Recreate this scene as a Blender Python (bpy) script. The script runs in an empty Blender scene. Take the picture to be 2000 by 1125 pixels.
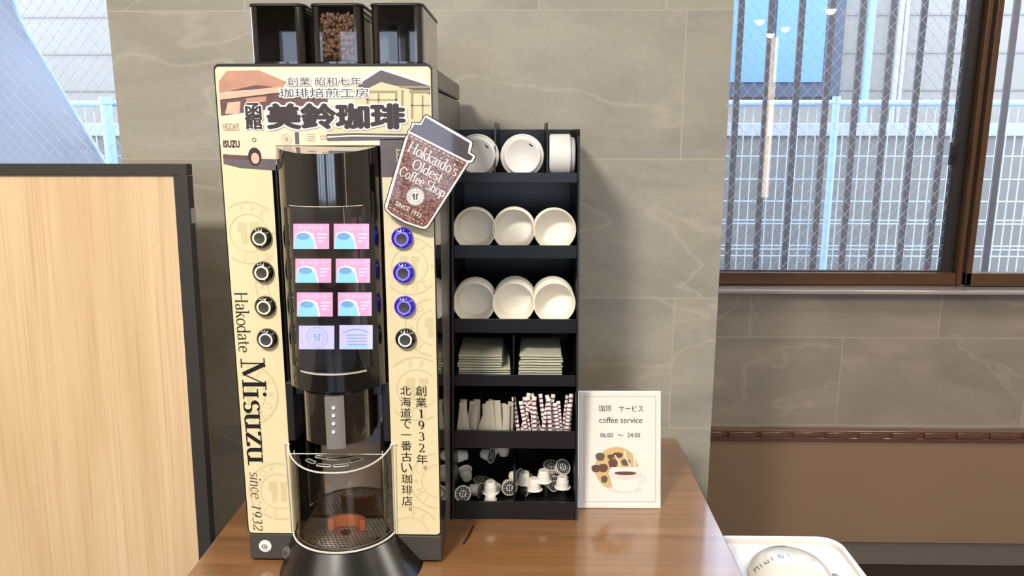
import bpy, math, random
from mathutils import Vector, Matrix
random.seed(7)
R = math.radians
sc = bpy.context.scene
C = sc.collection

# ------------------------------------------------------------------ camera
EYE = 1.43
FPX = 1500.0
PITCH, YAW = R(11.46), R(1.1)
cam_d = bpy.data.cameras.new('camera'); cam = bpy.data.objects.new('camera', cam_d); C.objects.link(cam)
cam.location = (0, 0, EYE)
cam.rotation_euler = (R(90) - PITCH, 0, YAW)
cam_d.sensor_width = 36; cam_d.lens = FPX / 2000 * 36; cam_d.clip_start = .02
sc.camera = cam
sc.view_settings.view_transform = 'Standard'; sc.view_settings.look = 'None'
sc.view_settings.gamma = 1; sc.view_settings.exposure = 0.55; sc.view_settings.use_curve_mapping = False

# ------------------------------------------------------------------ world and lights
w = bpy.data.worlds.new('sky'); sc.world = w; w.use_nodes = True
w.node_tree.nodes['Background'].inputs[0].default_value = (.66, .78, 1.0, 1)
w.node_tree.nodes['Background'].inputs[1].default_value = 3.9

def area(name, loc, sx, sy, power, col, rot=(0, 0, 0)):
    d = bpy.data.lights.new(name, 'AREA'); d.shape = 'RECTANGLE'; d.size = sx; d.size_y = sy
    d.energy = power; d.color = col
    o = bpy.data.objects.new(name, d); C.objects.link(o); o.location = loc; o.rotation_euler = rot
    return o
WARM = (1.0, .93, .82)
area('key_ceiling_lamp', (-.75, -.45, 2.55), .34, .34, 60, WARM)
area('window_side_fill', (1.75, 1.35, 2.56), .5, .5, 15, WARM)  # fill light added to brighten the window wall, no fixture there
for i, (x, y) in enumerate(((-1.6, .1), (1.3, .2), (-1.6, -2.6), (1.3, -2.6), (.6, -1.2))):
    area('ceiling_fill', (x, y, 2.56), .9, .9, 9.5, WARM)  # added ambient fill lights, not fixtures of the room

# ------------------------------------------------------------------ projection helpers (pixels of the 2000x1125 photo -> points at true depth)
cF = Vector((-math.sin(YAW) * math.cos(PITCH), math.cos(YAW) * math.cos(PITCH), -math.sin(PITCH)))
cR = Vector((math.cos(YAW), math.sin(YAW), 0)); cU = cR.cross(cF)
def ray(px, py): return cF + cR * ((px - 1000) / FPX) + cU * ((562.5 - py) / FPX)
def at(px, py, Y=None, Z=None):
    d = ray(px, py)
    k = Y / d.y if Y is not None else (Z - EYE) / d.z
    return Vector((0, 0, EYE)) + d * k
class Frame:
    """a flat surface: origin, u (right), v (up), n towards the viewer"""
    def __init__(s, o, u, v):
        s.o = Vector(o); s.u = Vector(u).normalized(); s.v = Vector(v).normalized(); s.n = s.u.cross(s.v)
    def w(s, a, b, c=0): return s.o + s.u * a + s.v * b + s.n * c
    def p(s, px, py):
        d = ray(px, py); e = Vector((0, 0, EYE))
        k = (s.o - e).dot(s.n) / d.dot(s.n); q = e + d * k - s.o
        return (q.dot(s.u), q.dot(s.v))

# ------------------------------------------------------------------ materials
def lin(c):
    return tuple(((v / 255) / 12.92 if v / 255 <= .04045 else ((v / 255 + .055) / 1.055) ** 2.4) for v in c) + (1,)
def M(name, c, rough=.5, metal=0, coat=0, emis=None, es=1, spec=.5, bump=0, bscale=200, var=0, vscale=30, trans=0, ior=1.45):
    m = bpy.data.materials.new(name); m.use_nodes = True; nt = m.node_tree
    b = nt.nodes['Principled BSDF']
    b.inputs['Base Color'].default_value = lin(c); b.inputs['Roughness'].default_value = rough
    b.inputs['Metallic'].default_value = metal; b.inputs['Coat Weight'].default_value = coat
    b.inputs['Coat Roughness'].default_value = .04
    b.inputs['Specular IOR Level'].default_value = spec
    b.inputs['Transmission Weight'].default_value = trans; b.inputs['IOR'].default_value = ior
    if emis:
        b.inputs['Emission Color'].default_value = lin(emis); b.inputs['Emission Strength'].default_value = es
    if var or bump:
        tc = nt.nodes.new('ShaderNodeTexCoord')
        n = nt.nodes.new('ShaderNodeTexNoise'); n.inputs['Scale'].default_value = vscale if var else bscale
        n.inputs['Detail'].default_value = 4
        nt.links.new(tc.outputs['Object'], n.inputs['Vector'])
        if var:
            mx = nt.nodes.new('ShaderNodeMix'); mx.data_type = 'RGBA'
            mx.inputs[6].default_value = lin([max(0, v * (1 - var)) for v in c]); mx.inputs[7].default_value = lin([min(255, v * (1 + var)) for v in c])
            nt.links.new(n.outputs['Fac'], mx.inputs[0]); nt.links.new(mx.outputs[2], b.inputs['Base Color'])
        if bump:
            n2 = nt.nodes.new('ShaderNodeTexNoise'); n2.inputs['Scale'].default_value = bscale
            nt.links.new(tc.outputs['Object'], n2.inputs['Vector'])
            bp = nt.nodes.new('ShaderNodeBump'); bp.inputs['Strength'].default_value = bump; bp.inputs['Distance'].default_value = .002
            nt.links.new(n2.outputs['Fac'], bp.inputs['Height']); nt.links.new(bp.outputs['Normal'], b.inputs['Normal'])
    return m
def thin_glass(name, tint=(1, 1, 1), fac=1.0, base=.0):
    """thin clear sheet: transparent plus a Fresnel mirror"""
    m = bpy.data.materials.new(name); m.use_nodes = True; nt = m.node_tree; nt.nodes.clear()
    out = nt.nodes.new('ShaderNodeOutputMaterial'); t = nt.nodes.new('ShaderNodeBsdfTransparent'); g = nt.nodes.new('ShaderNodeBsdfGlossy')
    t.inputs[0].default_value = (*tint, 1); g.inputs['Roughness'].default_value = .01
    f = nt.nodes.new('ShaderNodeFresnel'); f.inputs[0].default_value = 1.5
    mu = nt.nodes.new('ShaderNodeMath'); mu.operation = 'MULTIPLY_ADD'; mu.inputs[1].default_value = fac; mu.inputs[2].default_value = base
    mx = nt.nodes.new('ShaderNodeMixShader')
    nt.links.new(f.outputs[0], mu.inputs[0]); nt.links.new(mu.outputs[0], mx.inputs[0]); nt.links.new(t.outputs[0], mx.inputs[1]); nt.links.new(g.outputs[0], mx.inputs[2])
    nt.links.new(mx.outputs[0], out.inputs[0])
    return m
def N(nt, kind, **kw):
    n = nt.nodes.new(kind)
    for k, v in kw.items():
        if k.startswith('i_'): n.inputs[k[2:].replace('_', ' ')].default_value = v
        else: setattr(n, k, v)
    return n
def mixc(nt, fac, a, b):
    mx = nt.nodes.new('ShaderNodeMix'); mx.data_type = 'RGBA'
    for s, v in ((0, fac), (6, a), (7, b)):
        if isinstance(v, (tuple, float, int)): mx.inputs[s].default_value = v
        else: nt.links.new(v, mx.inputs[s])
    return mx.outputs[2]
def tile_mat(name, base, x0, z0, tw=.6, th=.2985, grout=(176, 170, 154), rough=.45):
    m = bpy.data.materials.new(name); m.use_nodes = True; nt = m.node_tree; b = nt.nodes['Principled BSDF']; L = nt.links
    tc = N(nt, 'ShaderNodeTexCoord'); sp = N(nt, 'ShaderNodeSeparateXYZ'); L.new(tc.outputs['Object'], sp.inputs[0])
    cb = N(nt, 'ShaderNodeCombineXYZ')
    ax = N(nt, 'ShaderNodeMath', operation='ADD'); ax.inputs[1].default_value = -x0 + 6; L.new(sp.outputs[0], ax.inputs[0])
    az = N(nt, 'ShaderNodeMath', operation='ADD'); az.inputs[1].default_value = -z0 + th * 20; L.new(sp.outputs[2], az.inputs[0])
    L.new(ax.outputs[0], cb.inputs[0]); L.new(az.outputs[0], cb.inputs[1])
    br = N(nt, 'ShaderNodeTexBrick', offset=.5, offset_frequency=2)
    br.inputs['Scale'].default_value = 1; br.inputs['Mortar Size'].default_value = .0016; br.inputs['Mortar Smooth'].default_value = .1
    br.inputs['Brick Width'].default_value = tw; br.inputs['Row Height'].default_value = th
    br.inputs['Color1'].default_value = (.15, .15, .15, 1); br.inputs['Color2'].default_value = (.85, .85, .85, 1); br.inputs['Mortar'].default_value = (.5, .5, .5, 1)
    L.new(cb.outputs[0], br.inputs['Vector'])
    # per tile shift of the stone pattern
    sc_ = N(nt, 'ShaderNodeVectorMath', operation='MULTIPLY_ADD'); L.new(br.outputs['Color'], sc_.inputs[0]); sc_.inputs[1].default_value = (9, 5, 7); L.new(tc.outputs['Object'], sc_.inputs[2])
    st = N(nt, 'ShaderNodeMapping'); st.inputs['Scale'].default_value = (1, 1, 2.4); st.inputs['Rotation'].default_value = (0, R(12), 0); L.new(sc_.outputs[0], st.inputs[0])
    n1 = N(nt, 'ShaderNodeTexNoise', i_Scale=2.2, i_Detail=6.0, i_Roughness=.6, i_Distortion=.8); L.new(st.outputs[0], n1.inputs['Vector'])
    n2 = N(nt, 'ShaderNodeTexNoise', i_Scale=90.0, i_Detail=5.0, i_Roughness=.7); L.new(tc.outputs['Object'], n2.inputs['Vector'])
    n3 = N(nt, 'ShaderNodeTexNoise', i_Scale=1.6, i_Detail=3.0, i_Distortion=.35); L.new(st.outputs[0], n3.inputs['Vector'])
    r1 = N(nt, 'ShaderNodeValToRGB'); L.new(n1.outputs['Fac'], r1.inputs[0])
    r1.color_ramp.elements[0].position = .32; r1.color_ramp.elements[0].color = lin([v * .87 for v in base])
    r1.color_ramp.elements[1].position = .7; r1.color_ramp.elements[1].color = lin([min(255, v * 1.07) for v in base])
    v1 = N(nt, 'ShaderNodeMath', operation='SUBTRACT'); v1.inputs[1].default_value = .5; L.new(n3.outputs['Fac'], v1.inputs[0])
    v2 = N(nt, 'ShaderNodeMath', operation='ABSOLUTE'); L.new(v1.outputs[0], v2.inputs[0])
    vr = N(nt, 'ShaderNodeMapRange'); vr.inputs[1].default_value = 0; vr.inputs[2].default_value = .009; vr.inputs[3].default_value = .28; vr.inputs[4].default_value = 0; L.new(v2.outputs[0], vr.inputs[0])
    c1 = mixc(nt, vr.outputs[0], r1.outputs[0], lin([min(255, v * 1.25) for v in base]))
    gr = N(nt, 'ShaderNodeMapRange'); gr.inputs[1].default_value = .3; gr.inputs[2].default_value = .7; gr.inputs[3].default_value = .0; gr.inputs[4].default_value = .25; L.new(n2.outputs['Fac'], gr.inputs[0])
    c2 = mixc(nt, gr.outputs[0], c1, lin([v * .8 for v in base]))
    c3 = mixc(nt, br.outputs['Fac'], c2, lin(grout))
    L.new(c3, b.inputs['Base Color']); b.inputs['Roughness'].default_value = rough
    bp = N(nt, 'ShaderNodeBump'); bp.inputs['Strength'].default_value = .25; bp.inputs['Distance'].default_value = .001; L.new(n2.outputs['Fac'], bp.inputs['Height']); L.new(bp.outputs[0], b.inputs['Normal'])
    return m
def wood_mat(name, a, b_, axis='Z', rough=.4, coat=0, scale=1.0, cr=.06, c3=None):
    m = bpy.data.materials.new(name); m.use_nodes = True; nt = m.node_tree; b = nt.nodes['Principled BSDF']; L = nt.links
    tc = N(nt, 'ShaderNodeTexCoord'); mp = N(nt, 'ShaderNodeMapping')
    mp.inputs['Scale'].default_value = (14 * scale, 14 * scale, .9 * scale) if axis == 'Z' else (1.0 * scale, 16 * scale, 16 * scale)
    L.new(tc.outputs['Object'], mp.inputs[0])
    n1 = N(nt, 'ShaderNodeTexNoise', i_Scale=1.2, i_Detail=5.0, i_Roughness=.55, i_Distortion=.6); L.new(mp.outputs[0], n1.inputs['Vector'])
    mp2 = N(nt, 'ShaderNodeMapping'); mp2.inputs['Scale'].default_value = (110, 110, 1.6) if axis == 'Z' else (3, 130, 130); L.new(tc.outputs['Object'], mp2.inputs[0])
    n2 = N(nt, 'ShaderNodeTexNoise', i_Scale=2.0, i_Detail=3.0); L.new(mp2.outputs[0], n2.inputs['Vector'])
    r = N(nt, 'ShaderNodeValToRGB'); L.new(n1.outputs['Fac'], r.inputs[0])
    r.color_ramp.elements[0].position = .3; r.color_ramp.elements[0].color = lin(a); r.color_ramp.elements[1].position = .68; r.color_ramp.elements[1].color = lin(b_)
    mr = N(nt, 'ShaderNodeMapRange'); mr.inputs[1].default_value = .5; mr.inputs[2].default_value = .75; mr.inputs[4].default_value = .55; L.new(n2.outputs['Fac'], mr.inputs[0])
    c = mixc(nt, mr.outputs[0], r.outputs[0], lin(c3 or [v * .82 for v in a]))
    L.new(c, b.inputs['Base Color']); b.inputs['Roughness'].default_value = rough; b.inputs['Coat Weight'].default_value = coat; b.inputs['Coat Roughness'].default_value = cr
    return m

mt = {}
mt['black'] = M('gloss_black', (16, 14, 14), .10, coat=1, spec=.6)
mt['skirt'] = M('skirt_black', (20, 18, 17), .27, spec=.6)
mt['blackmat'] = M('satin_black', (27, 26, 28), .38, var=.06)
mt['shelf'] = M('shelf_black', (15, 15, 18), .32, var=.08)
mt['greyside'] = M('dark_grey_metal', (92, 88, 82), .35, var=.05)
mt['base'] = M('anthracite', (62, 60, 56), .35, var=.04)
mt['steel'] = M('brushed_steel', (190, 188, 184), .18, metal=1)
mt['grate'] = M('grate_steel', (212, 208, 200), .34, metal=.55)
mt['mirror'] = M('polished_steel', (120, 118, 114), .06, metal=1)
mt['gunmetal'] = M('gunmetal', (142, 138, 132), .3, metal=.45)
mt['cover'] = thin_glass('clear_cover', (.95, .95, .95), 1.3, .045)
mt['cream'] = M('cream_print', (216, 203, 164), .38, coat=.15)
mt['creamdark'] = M('cream_print_dark', (200, 187, 148), .38, coat=.15)
mt['sky'] = M('print_pale', (216, 207, 188), .38, coat=.15)
mt['white'] = M('print_white', (232, 229, 222), .4)
mt['ink'] = M('print_ink', (52, 42, 42), .4)
mt['inkb'] = M('print_ink_black', (24, 20, 20), .4)
mt['roof'] = M('print_roof_brown', (178, 132, 110), .4, var=.12, vscale=60)
mt['eave'] = M('print_dark_brown', (96, 70, 66), .4, var=.25, vscale=90)
mt['pinkbr'] = M('print_pink_brown', (206, 170, 150), .4, var=.1, vscale=80)
mt['truck'] = M('print_truck', (228, 204, 178), .4, var=.02, vscale=40)
mt['road'] = M('print_road', (98, 86, 90), .4, var=.15, vscale=70)
mt['slate'] = M('print_slate', (92, 84, 86), .4, var=.08, vscale=50)
mt['house'] = M('print_house', (206, 196, 158), .4, var=.03, vscale=50)
mt['houseline'] = M('print_house_line', (150, 140, 112), .4)
mt['rubber'] = M('orange_silicone', (252, 140, 88), .35)
mt['acryl'] = thin_glass('clear_acrylic', (.93, .94, .93), 1.1, .02)
mt['rim'] = M('acrylic_edge_highlight', (228, 224, 212), .15, coat=1, trans=.35)  # pale acrylic edge, its whiteness stands in for glass-edge highlights
mt['smoke'] = thin_glass('smoked_window', (.90, .86, .82), .9, .02)
mt['canister'] = M('smoked_plastic', (30, 24, 20), .12, coat=1)
mt['bean'] = M('roasted_bean', (112, 86, 70), .3, var=.3, vscale=120)
mt['gold'] = M('ring_warm_white', (226, 214, 170), .3, emis=(240, 225, 175), es=.45)
mt['ringwhite'] = M('ring_white', (200, 198, 200), .3, emis=(200, 200, 210), es=.3)
mt['ringblue'] = M('ring_blue_glow', (90, 80, 220), .3, emis=(92, 84, 250), es=1.3)
mt['domeblue'] = M('blue_lit_dome', (26, 20, 110), .15, coat=1, emis=(40, 24, 190), es=.35)
mt['pink'] = M('screen_pink', (20, 16, 18), .3, emis=(250, 168, 205), es=1)
mt['cyan'] = M('screen_cyan', (20, 20, 20), .3, emis=(150, 215, 238), es=1)
mt['scrblue'] = M('screen_blue', (20, 20, 20), .3, emis=(118, 168, 214), es=1)
mt['lilac'] = M('screen_lilac', (20, 20, 20), .3, emis=(205, 196, 240), es=1)
mt['scrwhite'] = M('screen_white', (20, 20, 20), .3, emis=(248, 238, 250), es=1)
mt['scrgrey'] = M('screen_grey', (20, 20, 20), .3, emis=(150, 170, 205), es=1)
mt['led'] = M('led_white', (230, 230, 220), .3, emis=(255, 250, 235), es=1.2)
mt['paper'] = M('paper_white', (244, 238, 224), .6)
mt['lid'] = M('lid_plastic', (232, 230, 226), .3, coat=.2)
mt['napkin'] = M('napkin_paper', (184, 183, 164), .8, bump=.3, var=.03)
mt['packet'] = M('paper_packet', (176, 168, 148), .6, var=.04)
mt['sugar'] = M('sugar_packet', (232, 222, 214), .45)
mt['sugarband'] = M('sugar_band', (104, 66, 84), .45)
mt['pod'] = M('creamer_pod', (238, 232, 220), .32)
mt['foil'] = M('pod_foil', (226, 222, 212), .3, metal=.2)
mt['podink'] = M('pod_print', (52, 48, 46), .4)
mt['card'] = M('sign_paper', (226, 221, 212), .45)
mt['cardedge'] = M('acrylic_stand', (214, 208, 196), .15, coat=1)
mt['tan'] = M('sign_tan', (206, 172, 116), .5)
mt['plum'] = M('sign_bean_brown', (98, 66, 58), .5)
mt['olive'] = M('sign_bean_olive', (92, 82, 66), .5)
mt['faint'] = M('sign_faint_grey', (214, 207, 198), .5)
mt['line'] = M('sign_line', (150, 142, 134), .5)
mt['binwhite'] = M('bin_plastic', (220, 214, 206), .3, coat=.3)
mt['bindome'] = M('bin_dome', (224, 220, 212), .12, coat=1)
mt['frameblack'] = M('partition_frame', (56, 52, 50), .4)
mt['oak'] = wood_mat('pale_oak', (204, 172, 130), (222, 194, 156), 'Z', .45, .1, 1.0, c3=(184, 148, 108))
mt['table'] = wood_mat('walnut_laminate', (120, 82, 50), (150, 108, 70), 'X', .28, 1.0, 1.0, cr=.13, c3=(98, 66, 42))
mt['table'].node_tree.nodes['Principled BSDF'].inputs['Coat IOR'].default_value = 1.8
mt['bronze'] = M('window_bronze', (92, 66, 46), .3, metal=.3, var=.05)
mt['bronzedark'] = M('window_dark', (44, 40, 40), .4)
mt['sill'] = M('sill_laminate', (160, 150, 144), .10, coat=1)
mt['panelbr'] = M('brown_laminate', (146, 120, 98), .25, coat=.35, var=.03, vscale=3)
mt['ledge'] = M('ledge_brown', (104, 72, 60), .2, coat=.8)
mt['base_b'] = M('baseboard_grey', (112, 104, 96), .4)
mt['tile'] = tile_mat('stone_tile', (168, 162, 148), .0222, .7775)
mt['tile2'] = tile_mat('stone_tile_dark', (158, 146, 134), .115, .489, th=.2965, grout=(172, 160, 146))
mt['ceil'] = M('ceiling_white', (225, 220, 210), .8)
mt['plaster'] = M('wall_plaster', (196, 186, 168), .8, var=.04, vscale=2)
mt['floor'] = tile_mat('floor_tile', (66, 50, 38), 0, 0, .6, .6, grout=(48, 38, 30), rough=.3)
mt['glass'] = thin_glass('window_glass', (.96, .98, 1), 1.5, .02)
mt['wire'] = M('wire_mesh', (205, 210, 216), .4)
mt['bars'] = M('outside_bar', (122, 116, 118), .5, var=.06)
mt['fence'] = M('fence_white', (196, 212, 224), .4)
mt['fencerail'] = M('fence_rail_pale_blue', (176, 206, 228), .4)
mt['build'] = M('outside_wall', (160, 153, 142), .8, var=.05, vscale=2)
mt['buildline'] = M('outside_wall_joint', (150, 144, 134), .8)
mt['coping'] = M('outside_coping', (174, 177, 180), .6, var=.04, vscale=3)
mt['darkwall'] = M('outside_low_wall', (130, 125, 118), .8, var=.06, vscale=2)
mt['bluewin'] = M('outside_blue_glass', (108, 148, 190), .35)
mt['darkframe'] = M('outside_dark_frame', (78, 84, 98), .5)
mt['pipeblue'] = M('outside_blue_pipe', (150, 186, 224), .4)
mt['pipe'] = M('outside_beige_pipe', (184, 182, 178), .5)
mt['sheet'] = M('pale_blue_sheet', (196, 205, 222), .6, var=.03, vscale=4)
mt['ground'] = M('outside_ground', (150, 150, 150), .8, var=.1, vscale=4)
mt['lampglow'] = M('lamp_glow', (255, 250, 235), .5, emis=(255, 246, 228), es=14)
mt['lampwarm'] = M('lamp_warm_glow', (255, 240, 215), .5, emis=(255, 226, 186), es=5)

def bean_print():
    m = bpy.data.materials.new('printed_beans'); m.use_nodes = True; nt = m.node_tree; b = nt.nodes['Principled BSDF']; L = nt.links
    tc = N(nt, 'ShaderNodeTexCoord'); v = N(nt, 'ShaderNodeTexVoronoi', i_Scale=330.0); L.new(tc.outputs['Object'], v.inputs['Vector'])
    r = N(nt, 'ShaderNodeValToRGB'); L.new(v.outputs['Distance'], r.inputs[0])
    r.color_ramp.elements[0].color = lin((172, 118, 96)); r.color_ramp.elements[1].color = lin((70, 38, 32)); r.color_ramp.elements[1].position = .75
    L.new(r.outputs[0], b.inputs['Base Color']); b.inputs['Roughness'].default_value = .3; b.inputs['Coat Weight'].default_value = .6
    return m
mt['beanprint'] = bean_print()
mt['lidprint'] = M('printed_lid', (58, 44, 40), .2, coat=.8)

# ------------------------------------------------------------------ mesh builder
class MB:
    def __init__(s): s.v = []; s.f = []; s.mi = []; s.mats = []; s.cur = 0; s.sm = []
    def mat(s, m):
        if isinstance(m, str): m = mt[m]
        if m not in s.mats: s.mats.append(m)
        s.cur = s.mats.index(m); return s
    def face(s, idx, smooth=True): s.f.append(tuple(idx)); s.mi.append(s.cur)
    def add(s, verts, faces):
        o = len(s.v); s.v += [Vector(p) for p in verts]
        for f in faces: s.f.append(tuple(i + o for i in f)); s.mi.append(s.cur)
        return s
    def box(s, x0, x1, y0, y1, z0, z1):
        v = [(x, y, z) for z in (z0, z1) for y in (y0, y1) for x in (x0, x1)]
        return s.add(v, [(0, 2, 3, 1), (4, 5, 7, 6), (0, 1, 5, 4), (2, 6, 7, 3), (0, 4, 6, 2), (1, 3, 7, 5)])
    def loft(s, rings, closed=True, caps=True):
        n = len(rings[0]); v = [p for r in rings for p in r]; f = []
        for k in range(len(rings) - 1):
            for i in range(n if closed else n - 1):
                j = (i + 1) % n
                f.append((k * n + i, k * n + j, (k + 1) * n + j, (k + 1) * n + i))
        if caps: f.append(tuple(range(n))[::-1]); f.append(tuple(range((len(rings) - 1) * n, len(rings) * n)))
        return s.add(v, f)
    def prism(s, fr, pts, c0, c1):
        return s.loft([[fr.w(a, b, c0) for a, b in pts], [fr.w(a, b, c1) for a, b in pts]])
    def flat(s, fr, pts, c=.0004):
        return s.add([fr.w(a, b, c) for a, b in pts], [tuple(range(len(pts)))])
    def lathe(s, prof, n=32, fr=None, c=(0, 0)):
        """profile (r, h) about the frame's normal (default: world z)"""
        fr = fr or Frame((0, 0, 0), (1, 0, 0), (0, 1, 0))
        rings = []
        for r, h in prof:
            rings.append([fr.w(c[0] + r * math.cos(2 * math.pi * k / n), c[1] + r * math.sin(2 * math.pi * k / n), h) for k in range(n)])
        return s.loft(rings, True, False)
    def tube(s, pts, r, n=8, closed=False):
        pts = [Vector(p) for p in pts]; rings = []; up = None
        m = len(pts)
        for i, p in enumerate(pts):
            if closed: d = pts[(i + 1) % m] - pts[i - 1]
            else: d = pts[min(i + 1, m - 1)] - pts[max(i - 1, 0)]
            d.normalize()
            if up is None: up = Vector((0, 0, 1)) if abs(d.z) < .9 else Vector((1, 0, 0))
            a = d.cross(up).normalized(); up = a.cross(d).normalized()
            rings.append([p + a * (r * math.cos(2 * math.pi * k / n)) + up * (r * math.sin(2 * math.pi * k / n)) for k in range(n)])
        if closed: rings.append(rings[0])
        return s.loft(rings, True, not closed)
    def ring2(s, fr, c, r0, r1, cc=.0004, n=48, ok=None):
        for k in range(n):
            a0, a1 = 2 * math.pi * k / n, 2 * math.pi * (k + 1) / n
            q = [(c[0] + r * math.cos(a), c[1] + r * math.sin(a)) for r, a in ((r0, a0), (r1, a0), (r1, a1), (r0, a1))]
            if ok and not all(ok(*p) for p in q): continue
            s.flat(fr, q, cc)
        return s
    def disc(s, fr, c, r, cc=.0004, n=32, ry=None):
        ry = ry or r
        return s.flat(fr, [(c[0] + r * math.cos(2 * math.pi * k / n), c[1] + ry * math.sin(2 * math.pi * k / n)) for k in range(n)], cc)

def worigin(o):
    v = Vector((0, 0, 0))
    while o: v += o.location; o = o.parent
    return v
def obj(name, mb, parent=None, bevel=0, label=None, kind=None, smooth=40):
    me = bpy.data.meshes.new(name)
    off = worigin(parent) if parent else Vector((0, 0, 0))
    me.from_pydata([tuple(p - off) for p in mb.v], [], mb.f)
    for m in mb.mats: me.materials.append(m)
    me.polygons.foreach_set('material_index', mb.mi)
    me.polygons.foreach_set('use_smooth', [True] * len(mb.f))
    me.update(); me.set_sharp_from_angle(angle=R(smooth))
    o = bpy.data.objects.new(name, me); C.objects.link(o)
    if parent: o.parent = parent
    if bevel:
        b = o.modifiers.new('bevel', 'BEVEL'); b.width = bevel; b.segments = 2; b.limit_method = 'ANGLE'; b.angle_limit = R(50)
    if label: o['label'] = label
    if kind: o['kind'] = kind
    return o
def tag(o, label, cat, group=None, kind=None):
    o['label'] = label; o['category'] = cat
    if group: o['group'] = group
    if kind: o['kind'] = kind
    return o
def thing(name, label, cat, loc=(0, 0, 0), group=None):
    o = bpy.data.objects.new(name, None); C.objects.link(o); o.location = loc; o.empty_display_size = .02
    return tag(o, label, cat, group)
def struct(name, mb, bevel=0, parent=None):
    return obj(name, mb, parent, bevel, kind='structure')
def copy_tree(o, parent=None):
    c = o.copy(); C.objects.link(c); c.parent = parent
    for ch in list(o.children): copy_tree(ch, c)
    return c

# ------------------------------------------------------------------ lettering
def fatten(shape, r, n=8):
    v, f = shape; V = list(v); F_ = list(f)
    for rr_ in ((r,) if r < .06 else (r, r * .5)):
        for k in range(n):
            dx, dy = rr_ * math.cos(2 * math.pi * k / n), rr_ * math.sin(2 * math.pi * k / n); o = len(V)
            V += [(q_[0] + dx, q_[1] + dy, len(V) / len(v) * 5e-6) for q_ in v]; F_ += [tuple(i + o for i in q) for q in f]
    return V, F_
def font_shape(s, bold=0.0, space=1.0, vertical=False, line=1.0):
    cu = bpy.data.curves.new('t', 'FONT'); cu.body = '\n'.join(s) if vertical else s
    cu.size = 1; cu.offset = bold if bold < 0 else 0; cu.resolution_u = 3; cu.space_character = space; cu.space_line = line; cu.align_x = 'CENTER' if vertical else 'LEFT'
    o = bpy.data.objects.new('t', cu); C.objects.link(o)
    dg = bpy.context.evaluated_depsgraph_get()
    me = bpy.data.meshes.new_from_object(o.evaluated_get(dg))
    v = [(p.co.x, p.co.y) for p in me.vertices]; f = [tuple(p.vertices) for p in me.polygons]
    bpy.data.objects.remove(o); bpy.data.meshes.remove(me)
    if bold > .021: return fatten((v, f), bold, 8 if bold < .06 else 14)
    return v, f
def arcp(cx, cy, rx, ry, a0, a1, n=14):
    return [(cx + rx * math.cos(R(a0 + (a1 - a0) * k / n)), cy + ry * math.sin(R(a0 + (a1 - a0) * k / n))) for k in range(n + 1)]
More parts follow.
